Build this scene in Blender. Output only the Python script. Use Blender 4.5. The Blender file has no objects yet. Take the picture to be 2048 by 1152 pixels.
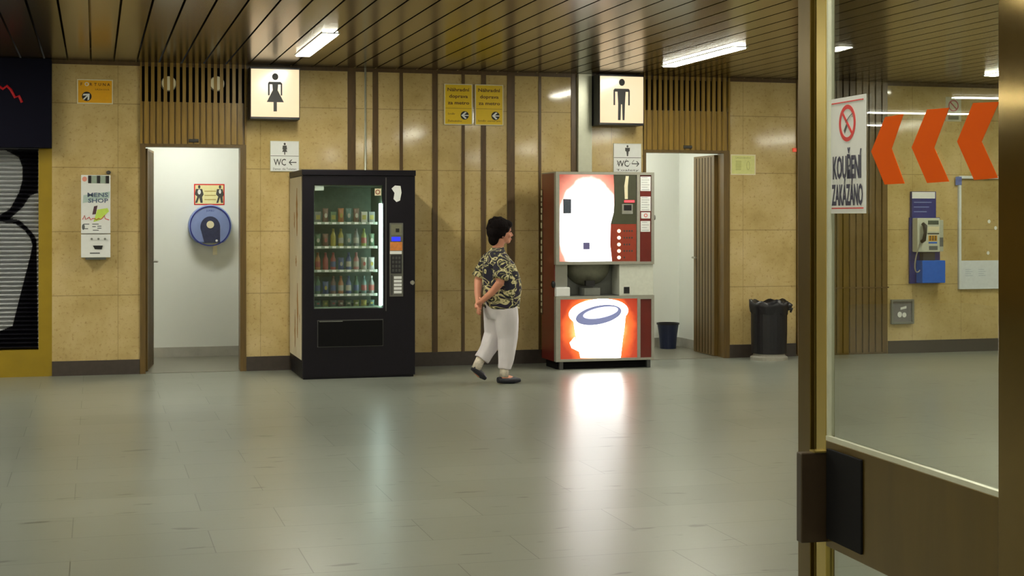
import bpy, bmesh, math, random
from mathutils import Vector, Matrix, noise
random.seed(7)
S = bpy.context.scene
COL = S.collection
# ------------------------------------------------------------------ camera, world, exposure
TH = math.radians(15.54); FPX = 3000.0; HY = 435.0; CY = -14.33; EYE = 1.45
cd = bpy.data.cameras.new('camera'); cam = bpy.data.objects.new('camera', cd); COL.objects.link(cam)
cam.location = (0, CY, EYE); cam.rotation_euler = (math.pi/2, 0, -TH)
cd.sensor_width = 36; cd.lens = 36*FPX/2048; cd.shift_y = -(576-HY)/2048; cd.clip_start = .05; cd.clip_end = 200
S.camera = cam
S.view_settings.view_transform = 'Standard'; S.view_settings.look = 'None'
S.view_settings.gamma = 1; S.view_settings.use_curve_mapping = False
S.view_settings.exposure = 0.0
w = bpy.data.worlds.new('world'); S.world = w; w.use_nodes = True
w.node_tree.nodes['Background'].inputs[0].default_value = (.02, .02, .017, 1)
S.cycles.max_bounces = 8; S.cycles.sample_clamp_indirect = 6
S.cycles.transparent_max_bounces = 16
S.cycles.use_denoising = True
LAMP = 80.0          # radiance of the ceiling lamps
ZC = 2.89            # ceiling height

# ------------------------------------------------------------------ pixel -> place
def P(px, py, Y=0.0):
    u = (px-1024)/FPX; v = (HY-py)/FPX
    t = (Y-CY)/(math.cos(TH)-u*math.sin(TH))
    return (t*(math.sin(TH)+u*math.cos(TH)), EYE+t*v)
def PX(px, Y=0.0): return P(px, HY, Y)[0]
def PZ(px, py, Y=0.0): return P(px, py, Y)[1]
def from_cam(px, z):
    lat = (px-1024)/FPX*z
    return Vector((z*math.sin(TH)+lat*math.cos(TH), CY+z*math.cos(TH)-lat*math.sin(TH), 0))

# ------------------------------------------------------------------ materials
def lin(c):
    return tuple(((v/255)/12.92 if v/255 <= .04045 else ((v/255+.055)/1.055)**2.4) for v in c)
class NT:
    def __init__(s, m): s.t = m.node_tree
    def n(s, ty, ins=None, **kw):
        nd = s.t.nodes.new(ty)
        for k, v in kw.items(): setattr(nd, k, v)
        for k, v in (ins or {}).items():
            if isinstance(v, bpy.types.NodeSocket): s.t.links.new(v, nd.inputs[k])
            else: nd.inputs[k].default_value = v
        return nd
    def mix(s, f, a, b, mode='MIX'):
        nd = s.t.nodes.new('ShaderNodeMix'); nd.data_type = 'RGBA'; nd.blend_type = mode
        for i, v in ((0, f), (6, a), (7, b)):
            if isinstance(v, bpy.types.NodeSocket): s.t.links.new(v, nd.inputs[i])
            else: nd.inputs[i].default_value = v if i == 0 else tuple(v)+(1,)*(4-len(v))
        return nd.outputs[2]
    def ramp(s, f, stops, interp='LINEAR'):
        nd = s.t.nodes.new('ShaderNodeValToRGB'); s.t.links.new(f, nd.inputs[0])
        cr = nd.color_ramp; cr.interpolation = interp
        while len(cr.elements) < len(stops): cr.elements.new(.5)
        for e, (p, c) in zip(cr.elements, stops):
            e.position = p; e.color = (tuple(c)+(1,))[:4]
        return nd.outputs[0]
def newmat(name):
    m = bpy.data.materials.new(name); m.use_nodes = True
    return m, NT(m), m.node_tree.nodes['Principled BSDF']
def mat(name, rgb, rough=.5, metal=0, var=.12, scale=30, spec=.5, emit=None, estr=0, bump=0, stretch=None):
    m, g, b = newmat(name)
    c = lin(rgb)
    tc = g.n('ShaderNodeTexCoord')
    vec = tc.outputs['Object']
    if stretch:
        vec = g.n('ShaderNodeMapping', {'Vector': vec, 'Scale': stretch}).outputs[0]
    nz = g.n('ShaderNodeTexNoise', {'Vector': vec, 'Scale': scale, 'Detail': 4})
    col = g.mix(nz.outputs[0], tuple(v*(1-var) for v in c), tuple(min(1, v*(1+var)) for v in c))
    g.t.links.new(col, b.inputs['Base Color'])
    b.inputs['Roughness'].default_value = rough; b.inputs['Metallic'].default_value = metal
    b.inputs['Specular IOR Level'].default_value = spec
    if emit:
        b.inputs['Emission Color'].default_value = lin(emit)+(1,); b.inputs['Emission Strength'].default_value = estr
    if bump:
        bp = g.n('ShaderNodeBump', {'Height': nz.outputs[0], 'Strength': bump, 'Distance': .01})
        g.t.links.new(bp.outputs[0], b.inputs['Normal'])
    return m
def stone_mat(name, xj=(), zj=(.733, 1.32, 1.91, 2.50)):
    m, g, b = newmat(name)
    tc = g.n('ShaderNodeNewGeometry').outputs['Position']
    n1 = g.n('ShaderNodeTexNoise', {'Vector': tc, 'Scale': 2.2, 'Detail': 5, 'Roughness': .6}).outputs[0]
    n2 = g.n('ShaderNodeTexNoise', {'Vector': tc, 'Scale': 34, 'Detail': 6, 'Roughness': .7}).outputs[0]
    c = g.ramp(n1, [(.3, lin((176, 152, 98))), (.5, lin((194, 171, 118))), (.72, lin((208, 186, 138)))])
    c2 = g.ramp(n2, [(.32, lin((170, 138, 86))), (.45, (1, 1, 1)), (1, (1, 1, 1))])
    col = g.mix(.55, c, c2, 'MULTIPLY')
    sep = g.n('ShaderNodeSeparateXYZ', {'Vector': tc})
    mask = None
    for k, vals, eps in ((0, xj, .0022), (2, zj, .0035)):
        for v in vals:
            o = g.n('ShaderNodeMath', {0: sep.outputs[k], 1: v, 2: eps}, operation='COMPARE').outputs[0]
            mask = o if mask is None else g.n('ShaderNodeMath', {0: mask, 1: o}, operation='MAXIMUM').outputs[0]
    if mask is not None:
        f = g.n('ShaderNodeMath', {0: mask, 1: .45}, operation='MULTIPLY').outputs[0]
        col = g.mix(f, col, lin((70, 52, 25)))
    g.t.links.new(col, b.inputs['Base Color'])
    b.inputs['Roughness'].default_value = .075
    return m
def floor_mat():
    m, g, b = newmat('floor_stone')
    pos = g.n('ShaderNodeNewGeometry').outputs['Position']
    mp = g.n('ShaderNodeMapping', {'Vector': pos, 'Location': (0.1, .06, 0)}).outputs[0]
    br = g.n('ShaderNodeTexBrick', {'Vector': mp, 'Color1': lin((127, 131, 121))+(1,), 'Color2': lin((134, 138, 128))+(1,),
             'Mortar': lin((94, 97, 88))+(1,), 'Scale': 1.0, 'Mortar Size': .003, 'Mortar Smooth': .3, 'Bias': 0.0, 'Brick Width': .96, 'Row Height': .48}, offset=.37)
    n1 = g.n('ShaderNodeTexNoise', {'Vector': g.n('ShaderNodeMapping', {'Vector': pos, 'Scale': (1.2, 3, 1)}).outputs[0], 'Scale': 1.1, 'Detail': 6, 'Roughness': .65}).outputs[0]
    col = g.mix(.5, br.outputs[0], g.ramp(n1, [(.3, (.80, .80, .76)), (.7, (1, 1, 1))]), 'MULTIPLY')
    # dark scuffs with shapes of their own
    n2 = g.n('ShaderNodeTexNoise', {'Vector': g.n('ShaderNodeMapping', {'Vector': pos, 'Scale': (2.2, 7, 1), 'Rotation': (0, 0, .2)}).outputs[0], 'Scale': 1.6, 'Detail': 3}).outputs[0]
    sc = g.ramp(n2, [(.29, (.35, .34, .3)), (.34, (1, 1, 1))])
    col = g.mix(.8, col, sc, 'MULTIPLY')
    g.t.links.new(col, b.inputs['Base Color'])
    rr = g.n('ShaderNodeMapRange', {'Value': n1, 'To Min': .27, 'To Max': .32})
    g.t.links.new(rr.outputs[0], b.inputs['Roughness'])
    b.inputs['Specular IOR Level'].default_value = .55
    n3 = g.n('ShaderNodeTexNoise', {'Vector': g.n('ShaderNodeMapping', {'Vector': pos, 'Scale': (1, 6, 1)}).outputs[0], 'Scale': 5, 'Detail': 4}).outputs[0]
    bp = g.n('ShaderNodeBump', {'Height': n3, 'Strength': .02, 'Distance': .01})
    g.t.links.new(bp.outputs[0], b.inputs['Normal'])
    return m
def emitter(name, rgb, s):
    m, g, b = newmat(name)
    b.inputs['Base Color'].default_value = lin(rgb)+(1,)
    b.inputs['Emission Color'].default_value = lin(rgb)+(1,); b.inputs['Emission Strength'].default_value = s
    b.inputs['Roughness'].default_value = .35
    return m
def glass_mat(name, tint, ior=1.5):
    m = bpy.data.materials.new(name); m.use_nodes = True; t = m.node_tree; t.nodes.clear(); g = NT(m)
    ge = g.n('ShaderNodeNewGeometry')     # reflectance of a thin pane, the same from either side
    dt = g.n('ShaderNodeVectorMath', {0: ge.outputs['Normal'], 1: ge.outputs['Incoming']}, operation='DOT_PRODUCT').outputs['Value']
    ab = g.n('ShaderNodeMath', {0: dt}, operation='ABSOLUTE').outputs[0]
    oc = g.n('ShaderNodeMath', {0: 1.0, 1: ab}, operation='SUBTRACT').outputs[0]
    pw = g.n('ShaderNodeMath', {0: oc, 1: 5.0}, operation='POWER').outputs[0]
    fr = g.n('ShaderNodeMath', {0: pw, 1: .96, 2: .04}, operation='MULTIPLY_ADD'); tr = g.n('ShaderNodeBsdfTransparent', {'Color': tint+(1,)})
    gl = g.n('ShaderNodeBsdfGlossy', {'Roughness': .01}); mx = g.n('ShaderNodeMixShader', {0: fr.outputs[0], 1: tr.outputs[0], 2: gl.outputs[0]})
    out = g.n('ShaderNodeOutputMaterial', {'Surface': mx.outputs[0]})
    return m
def radial_emit(name, c, r, stops, strength, nzw=.5):
    """a backlit transparency: artwork colours run outward from the middle of its picture"""
    m, g, b = newmat(name)
    pos = g.n('ShaderNodeNewGeometry').outputs['Position']
    v = g.n('ShaderNodeVectorMath', {0: pos, 1: c}, operation='SUBTRACT').outputs[0]
    v = g.n('ShaderNodeVectorMath', {0: v, 1: (1/r[0], 0, 1/r[1])}, operation='MULTIPLY').outputs[0]
    nz = g.n('ShaderNodeTexNoise', {'Vector': pos, 'Scale': 5, 'Detail': 3}).outputs[0]
    ln = g.n('ShaderNodeVectorMath', {0: v}, operation='LENGTH').outputs['Value']
    ln = g.n('ShaderNodeMath', {0: nz, 1: nzw, 2: ln}, operation='MULTIPLY_ADD').outputs[0]
    ln = g.n('ShaderNodeMath', {0: ln, 1: .5}, operation='MULTIPLY').outputs[0]
    col = g.ramp(ln, stops)
    g.t.links.new(col, b.inputs['Emission Color']); b.inputs['Emission Strength'].default_value = strength
    b.inputs['Base Color'].default_value = (.2, .03, .01, 1); b.inputs['Roughness'].default_value = .15
    return m

M = dict(
 floor=floor_mat(),
 ceil=mat('bronze_slats', (96, 79, 42), .2, .6, .12, 3, spec=.5),
 black=mat('matte_black', (6, 5, 7), .8, spec=.2),
 base=mat('dark_base_stone', (62, 54, 48), .35, var=.3, scale=20),
 wood=mat('varnished_wood', (140, 110, 40), .35, var=.45, scale=8, stretch=(6, 6, .5)),
 dwood=mat('dark_varnished_wood', (98, 76, 34), .35, var=.4, scale=8, stretch=(6, 6, .5)),
 strip=mat('brown_strip', (84, 62, 30), .4, var=.5, scale=10, stretch=(3, 3, .6)),
 white=mat('white_paint', (226, 229, 222), .5, var=.03, scale=3),
 tilebase=mat('grey_tile_base', (170, 168, 158), .35, var=.25, scale=8),
 tilefloor=mat('toilet_floor_tile', (120, 118, 104), .35, var=.15, scale=8),
 plastic=mat('black_plastic', (20, 18, 24), .35, var=.2),
 vend=mat('black_enamel', (12, 8, 18), .45, var=.25, scale=15, spec=.25),
 vside=mat('stained_cream_side', (226, 216, 192), .4, var=.12, scale=6),
 rust=mat('rust_stain', (176, 126, 60), .6, var=.35, scale=14),
 pale=mat('pale_metal', (196, 198, 178), .3, metal=.3, var=.08),
 grey=mat('grey_aluminium', (158, 156, 144), .4, metal=.25, var=.1),
 steel=mat('stainless', (176, 178, 172), .25, metal=.8, var=.08),
 dgrey=mat('dark_grey', (66, 66, 64), .4, var=.2),
 mgrey=mat('mid_grey', (120, 122, 116), .4, var=.1),
 redm=mat('dark_red_panel', (104, 30, 22), .3, var=.3, scale=6),
 redbtn=mat('button_panel_red', (150, 58, 38), .3, var=.15),
 paper=mat('white_paper', (226, 228, 226), .6, var=.04),
 cream=mat('cream', (222, 214, 180), .5, var=.05),
 ink=mat('black_ink', (18, 16, 16), .5, var=.1),
 gink=mat('grey_ink', (92, 96, 98), .6, var=.1),
 yellow=mat('sign_yellow', (222, 186, 14), .35, var=.06),
 orangey=mat('sign_orange_yellow', (228, 166, 8), .35, var=.08),
 bink=mat('brown_ink', (92, 62, 14), .5),
 red=mat('sign_red', (206, 34, 30), .4, var=.08),
 orange=mat('orange_film', (222, 88, 0), .7, var=.08, scale=4, spec=.1),
 blue=mat('phone_blue', (10, 96, 206), .4, var=.12),
 dblue=mat('dark_blue', (34, 44, 122), .4, var=.2),
 bronze=mat('bronze_anodised', (92, 74, 26), .28, metal=.75, var=.25, scale=5, stretch=(3, 3, .4)),
 bronzel=mat('brushed_brass', (176, 156, 84), .28, metal=.8, var=.15, scale=5, stretch=(3, 3, .4)),
 olive=mat('olive_frame', (150, 124, 18), .4, metal=.2, var=.25, scale=4),
 navy=mat('unlit_sign_navy', (6, 6, 24), .8, var=.2, spec=.15),
 shut=mat('shutter_paint', (176, 178, 182), .4, var=.1),
 paint=mat('spray_paint_black', (14, 13, 22), .45, var=.3),
 bag=mat('black_bin_bag', (15, 13, 20), .35, var=.3, bump=.4, scale=14),
 skin=mat('skin', (212, 146, 118), .5, var=.1, scale=12),
 hair=mat('black_hair', (18, 12, 12), .85, var=.4, scale=60, bump=.5, spec=.1),
 pants=mat('white_cotton', (216, 210, 214), .8, var=.07, scale=9, bump=.3),
 shoe=mat('dark_shoe', (30, 30, 42), .4, var=.2),
 blueg=mat('smoked_blue_plastic', (124, 140, 186), .3, var=.15, scale=10),
 window=glass_mat('clear_glass', (.93, .95, .93)),
 acrylic=glass_mat('clear_acrylic', (.99, .99, .99)),
 door_glass=glass_mat('door_glass', (.90, .92, .88)),
)
M['lamp'] = emitter('lamp_diffuser', (255, 252, 232), LAMP)
M['wclamp'] = emitter('toilet_lamp', (250, 250, 240), 58)
M['tube'] = emitter('tube_light', (226, 250, 244), 15)
M['lightbox'] = radial_emit('lightbox_face_women', (0, 0, 0), (1, 1), [(0, (1, 1, 1)), (1, (1, 1, 1))], 1)
M['lcd'] = emitter('blue_display', (30, 40, 255), 1.6)
M['redlcd'] = emitter('red_display', (255, 70, 80), 1.2)
M['btn'] = emitter('lit_button', (255, 236, 214), 1.1)
M['neon'] = emitter('red_glint_glow', (120, 8, 14), .5)  # unlit neon; its red glints are drawn as a weak glow
def shirt_mat():
    m, g, b = newmat('patterned_shirt')
    tc = g.n('ShaderNodeTexCoord').outputs['Object']
    mp = g.n('ShaderNodeMapping', {'Vector': tc, 'Scale': (1, 1, 1.7), 'Rotation': (.2, .4, 0)}).outputs[0]
    nz = g.n('ShaderNodeTexNoise', {'Vector': mp, 'Scale': 8.5, 'Detail': 2, 'Distortion': 1.2}).outputs[0]
    c = g.ramp(nz, [(0, lin((24, 20, 40))), (.45, lin((24, 20, 40))), (.455, lin((96, 96, 60))), (.49, lin((206, 196, 150))), (.54, lin((150, 140, 90))), (.555, lin((90, 90, 60))), (.58, lin((34, 24, 50)))], 'CONSTANT')
    g.t.links.new(c, b.inputs['Base Color']); b.inputs['Roughness'].default_value = .8
    return m
M['shirt'] = shirt_mat()
M['sock'] = mat('patterned_sock', (206, 196, 180), .8, var=.5, scale=55)

# ------------------------------------------------------------------ mesh helper
XZ = (Vector((0, 0, 0)), Vector((1, 0, 0)), Vector((0, 0, 1)), Vector((0, -1, 0)))   # a wall facing the hall
ROOT = {}
def basis(Y): return (Vector((0, Y, 0)), Vector((1, 0, 0)), Vector((0, 0, 1)), Vector((0, -1, 0)))
class MB:
    def __init__(s): s.v = []; s.f = []
    def add(s, vs, fs):
        k = len(s.v); s.v += [Vector(v) for v in vs]; s.f += [tuple(i+k for i in f) for f in fs]; return s
    def box(s, x0, x1, y0, y1, z0, z1):
        return s.add([(x, y, z) for x in (x0, x1) for y in (y0, y1) for z in (z0, z1)],
                     [(0, 1, 3, 2), (4, 6, 7, 5), (0, 4, 5, 1), (2, 3, 7, 6), (0, 2, 6, 4), (1, 5, 7, 3)])
    def pbox(s, B, a0, a1, b0, b1, n0, n1):      # box in a plane's own frame: right, up, outward
        return s.plate([(a0, b0), (a1, b0), (a1, b1), (a0, b1)], B, n0, n1)
    def plate(s, pts, B, n0, n1):
        O, R, U, N = B; n = len(pts)
        vs = [O+R*a+U*b+N*n0 for a, b in pts]+[O+R*a+U*b+N*n1 for a, b in pts]
        fs = [tuple(range(n)), tuple(range(2*n-1, n-1, -1))]+[(i, (i+1) % n, n+(i+1) % n, n+i) for i in range(n)]
        return s.add(vs, fs)
    def ell(s, B, a, b, ra, rb, n0, n1, seg=36, rot=0):
        pts = []
        for i in range(seg):
            t = 2*math.pi*i/seg; x = ra*math.cos(t); y = rb*math.sin(t)
            pts.append((a+x*math.cos(rot)-y*math.sin(rot), b+x*math.sin(rot)+y*math.cos(rot)))
        return s.plate(pts, B, n0, n1)
    def ring(s, B, a, b, ra, rb, n0, n1, wd, seg=36):
        O, R, U, N = B; vs = []; fs = []
        for i in range(seg):
            t = 2*math.pi*i/seg; c, sn = math.cos(t), math.sin(t)
            for q, nn in ((1, n0), (1, n1), (0, n1), (0, n0)):
                rr, rs = (ra, rb) if q else (ra-wd, rb-wd)
                vs.append(O+R*(a+rr*c)+U*(b+rs*sn)+N*nn)
        for i in range(seg):
            j = (i+1) % seg
            for q in range(4): fs.append((i*4+q, j*4+q, j*4+(q+1) % 4, i*4+(q+1) % 4))
        return s.add(vs, fs)
    def tube(s, pts, rad, seg=16, cap=True, flat=1.0):
        """tapered tube through points; flat squeezes across the local second axis"""
        pts = [Vector(p) for p in pts]; n = len(pts)
        if not hasattr(rad, '__len__'): rad = [rad]*n
        vs = []; fs = []; up = None
        for i, p in enumerate(pts):
            d = (pts[min(i+1, n-1)]-pts[max(i-1, 0)]).normalized()
            if up is None:
                up = Vector((0, 0, 1)) if abs(d.z) < .8 else Vector((1, 0, 0))
            a = d.cross(up).normalized(); b = a.cross(d).normalized(); up = b
            for k in range(seg):
                t = 2*math.pi*k/seg; vs.append(p+a*math.cos(t)*rad[i]+b*math.sin(t)*rad[i]*flat)
        for i in range(n-1):
            for k in range(seg):
                l = (k+1) % seg; fs.append((i*seg+k, i*seg+l, (i+1)*seg+l, (i+1)*seg+k))
        if cap: fs.append(tuple(range(seg-1, -1, -1))); fs.append(tuple((n-1)*seg+k for k in range(seg)))
        return s.add(vs, fs)
    def sphere(s, c, r, seg=20, rings=12):
        c = Vector(c); r = r if hasattr(r, '__len__') else (r, r, r); vs = [c+Vector((0, 0, r[2]))]; fs = []
        for i in range(1, rings):
            a = math.pi*i/rings
            for k in range(seg):
                t = 2*math.pi*k/seg; vs.append(c+Vector((r[0]*math.sin(a)*math.cos(t), r[1]*math.sin(a)*math.sin(t), r[2]*math.cos(a))))
        vs.append(c-Vector((0, 0, r[2])))
        for k in range(seg): fs.append((0, 1+k, 1+(k+1) % seg))
        for i in range(rings-2):
            for k in range(seg):
                l = (k+1) % seg; fs.append((1+i*seg+k, 1+(i+1)*seg+k, 1+(i+1)*seg+l, 1+i*seg+l))
        e = len(vs)-1; o = 1+(rings-2)*seg
        for k in range(seg): fs.append((e, o+(k+1) % seg, o+k))
        return s.add(vs, fs)
    def loft(s, rings, seg=28):
        """rings of (z, xc, yc, rx, ry)"""
        vs = []; fs = []; n = len(rings)
        for z, xc, yc, rx, ry in rings:
            for k in range(seg):
                t = 2*math.pi*k/seg; vs.append(Vector((xc+rx*math.cos(t), yc+ry*math.sin(t), z)))
        for i in range(n-1):
            for k in range(seg):
                l = (k+1) % seg; fs.append((i*seg+k, i*seg+l, (i+1)*seg+l, (i+1)*seg+k))
        fs.append(tuple(range(seg-1, -1, -1))); fs.append(tuple((n-1)*seg+k for k in range(seg)))
        return s.add(vs, fs)
    def text(s, st, B, a, b, h, n0, width=None, bold=0.0, align='LEFT', th=.0015):
        """writing on a plane: a,b lower-left (or centre) of the line, h cap height"""
        cu = bpy.data.curves.new('t', 'FONT'); cu.body = st; cu.size = 1; cu.offset = bold; cu.resolution_u = 2
        ob = bpy.data.objects.new('t', cu); COL.objects.link(ob)
        dg = bpy.context.evaluated_depsgraph_get(); me = bpy.data.meshes.new_from_object(ob.evaluated_get(dg))
        if me.vertices:
            xs = [v.co.x for v in me.vertices]; x0, x1 = min(xs), max(xs)
            k = h/.729; kx = k if width is None else width/(x1-x0)
            off = -(x1-x0)/2*kx if align == 'CENTER' else 0
            O, R, U, N = B
            s.add([O+R*(a+off+(v.co.x-x0)*kx)+U*(b+v.co.y*k)+N*(n0+th) for v in me.vertices], [tuple(p.vertices) for p in me.polygons])
        bpy.data.objects.remove(ob); bpy.data.curves.remove(cu); bpy.data.meshes.remove(me)
        return s
    def build(s, name, material, parent=None, smooth=False, bevel=0, remesh=0, smooth_it=0, fold=None):
        me = bpy.data.meshes.new(name); me.from_pydata(s.v, [], s.f)
        bm = bmesh.new(); bm.from_mesh(me); bmesh.ops.recalc_face_normals(bm, faces=bm.faces); bm.to_mesh(me); bm.free()
        ob = bpy.data.objects.new(name, me); COL.objects.link(ob)
        if remesh:
            md = ob.modifiers.new('r', 'REMESH'); md.mode = 'VOXEL'; md.voxel_size = remesh; md.use_smooth_shade = True
            if smooth_it:
                md = ob.modifiers.new('s', 'SMOOTH'); md.iterations = smooth_it; md.factor = .6
            dg = bpy.context.evaluated_depsgraph_get(); m2 = bpy.data.meshes.new_from_object(ob.evaluated_get(dg))
            ob.modifiers.clear(); ob.data = m2; bpy.data.meshes.remove(me); me = m2; me.name = name; smooth = True
            if fold:
                me.update()
                amp, sc = fold
                nn = [v.normal.copy() for v in me.vertices]
                for v, nv in zip(me.vertices, nn):
                    q = Vector((v.co.x*sc[0], v.co.y*sc[1], v.co.z*sc[2])); v.co += nv*amp*noise.noise(q)
        root = parent
        while root is not None and root.parent is not None: root = root.parent
        if root is None:
            xs = [v.co for v in me.vertices]
            c = Vector(((min(v.x for v in xs)+max(v.x for v in xs))/2, (min(v.y for v in xs)+max(v.y for v in xs))/2, min(v.z for v in xs)))
            me.transform(Matrix.Translation(-c)); ob.location = c
        else:
            me.transform(ROOT[root.name].inverted()); ob.parent = parent
        me.materials.clear(); me.materials.append(material)
        if smooth:
            for p in me.polygons: p.use_smooth = True
        if bevel:
            md = ob.modifiers.new('bevel', 'BEVEL'); md.width = bevel; md.segments = 2; md.limit_method = 'ANGLE'
        return ob
def tag(o, label=None, cat=None, group=None, kind=None):
    for k, v in (('label', label), ('category', cat), ('group', group), ('kind', kind)):
        if v: o[k] = v
    return o
def thing(name, label, cat, loc, rz=0, group=None, kind=None):
    o = bpy.data.objects.new(name, None); COL.objects.link(o); o.empty_display_size = .1
    o.location = loc; o.rotation_euler = (0, 0, rz); ROOT[o.name] = Matrix.Translation(Vector(loc)) @ Matrix.Rotation(rz, 4, 'Z')
    return tag(o, label, cat, group, kind)
def struct(o): o['kind'] = 'structure'; return o

# ================================================================== THE SETTING
XL, XR, YB = -9.0, 16.0, -24.0
YCOR = 9.0                         # a side passage runs back beyond the shop
SHX = PX(104)                      # where the shop front ends and the stone begins
W1a, W1b = PX(280), PX(492); M1a, M1b = PX(1286), PX(1458); WPa, WPb = PX(1592), PX(1775)
struct(MB().box(XL, XR, YB, 0.0, -.1, 0).box(XL, -3.0, 0.0, YCOR, -.1, 0).build('floor', M['floor']))
# ceiling of long slats with dark gaps, running back into the hall
cb = MB(); pitch = .2035; k = -45
while True:
    x = -.035+pitch*k; k += 1
    if x > XR: break
    if x+pitch < XL: continue
    ye = YCOR if x+pitch < -3.0 else -.012
    cb.box(x+.008, x+pitch-.008, YB, ye, ZC, ZC+.02)
cb.box(XL, XR, YB, 0, ZC+.12, ZC+.2)
struct(cb.build('ceiling', M['ceil']))
struct(MB().box(XL, XR, YB, .3, ZC+.2, ZC+.3).box(XL, -3, .3, YCOR, ZC+.2, ZC+.3).build('trim_1', M['black']))
# stone wall in pieces between the openings
def wall(name, x0, x1, xj, y1=.12):
    return struct(MB().box(x0, x1, 0, y1, 0, ZC+.12).build(name, stone_mat(name+'_stone', xj)))
wall('wall_back', SHX, W1a, (PX(236),))
wall('wall_back.001', W1b, PX(695), (PX(521),))
wall('wall_back.002', PX(695), M1a, (PX(1223),))
wall('wall_back.003', M1b, WPa, (PX(1486),))
wall('wall_back.004', WPb, XR, (PX(1825), PX(1922)))
def basebrd(name, x0, x1):
    z = .135
    return struct(MB().box(x0, x1, -.012, 0, 0, z).build(name, M['base']))
basebrd('baseboard_back', SHX, W1a-.004); basebrd('baseboard_back.001', W1b+.004, PX(695)); basebrd('baseboard_back.002', PX(695), M1a-.004)
basebrd('baseboard_back.003', M1b+.004, WPa-.004); basebrd('baseboard_back.004', WPb+.004, XR)
# brown strip painting in the shadow gap where stone meets the ceiling
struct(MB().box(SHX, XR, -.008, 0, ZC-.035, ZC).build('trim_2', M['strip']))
# vertical brown strips and the pale pipes on the middle wall
for i, (a, b) in enumerate(((695, 711), (745, 756), (799, 805.5), (864.5, 875), (923, 929), (962, 971.5), (1014, 1029), (1077, 1082), (1142, 1152))):
    struct(MB().box(PX(a), PX(b), -.01, 0, .135, ZC).build('trim_%d' % (3+i), M['strip']))
tag(MB().tube([(PX(730), -.018, .14), (PX(730), -.018, ZC)], .010, 12).build('conduit_pipe', M['pale'], smooth=True),
    'thin pale vertical pipe running down the stone wall behind the black vending machine', 'pipe')
tag(MB().box(PX(1153.5), PX(1181), -.05, 0, .5, ZC).build('cable_duct', M['pale'], bevel=.004),
    'wide pale vertical cable duct on the stone wall above the coffee machine', 'duct')
# enclosing walls of the hall
struct(MB().box(XL-.1, XL, YB, YCOR, 0, ZC+.1).build('wall_left', stone_mat('wall_left_stone')))
struct(MB().box(XR, XR+.1, YB, 0, 0, ZC+.1).build('wall_right', stone_mat('wall_right_stone')))
struct(MB().box(XL, XR, YB-.1, YB, 0, ZC+.1).build('wall_front', stone_mat('wall_front_stone')))
struct(MB().box(XL, -3.0, YCOR, YCOR+.1, 0, ZC+.1).build('wall_back_passage', stone_mat('wall_passage_stone')))
struct(MB().box(-3.0, -2.9, .3, YCOR, 0, ZC+.1).build('wall_passage', stone_mat('wall_passage_side_stone')))

# ------------------------------------------------------------------ toilets
def wc_room(i, x0, x1, yb, lampx, lampy):
    z1 = 2.55
    struct(MB().box(x0-.05, x1+.05, yb, yb+.06, 0, z1).build('wall_toilet_back', M['white']))
    struct(MB().box(x0-.05, x0, .12, yb, 0, z1).build('wall_toilet_left', M['white']))
    struct(MB().box(x1, x1+.05, .12, yb, 0, z1).build('wall_toilet_right', M['white']))
    struct(MB().box(x0-.05, x1+.05, .12, yb+.06, z1, z1+.05).build('ceiling_toilet', M['white']))
    struct(MB().box(x0-.05, x1+.05, 0.0, yb+.06, -.1, .004).build('floor_toilet', M['tilefloor']))
    b = MB().box(x0, x1, yb-.012, yb, .004, .105).box(x0, x0+.012, .12, yb-.012, .004, .105).box(x1-.012, x1, .12, yb-.012, .004, .105)
    struct(b.build('baseboard_toilet', M['tilebase']))
    t = thing('ceiling_lamp', ('white lamp on the ceiling of the women\'s toilet room' if i == 1 else 'white lamp on the ceiling of the men\'s toilet room'), 'lamp', (lampx, lampy, z1-.05))
    MB().box(lampx-.32, lampx+.32, lampy-.1, lampy+.1, z1-.02, z1).build('lamp_housing', M['white'], t)
    MB().box(lampx-.30, lampx+.30, lampy-.08, lampy+.08, z1-.05, z1-.02).build('lamp_shade', M['wclamp'], t)
wc_room(1, -.35, 2.0, 1.6, .85, .75)
wc_room(2, 4.6, 6.33, 1.42, 5.3, .8)
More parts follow.
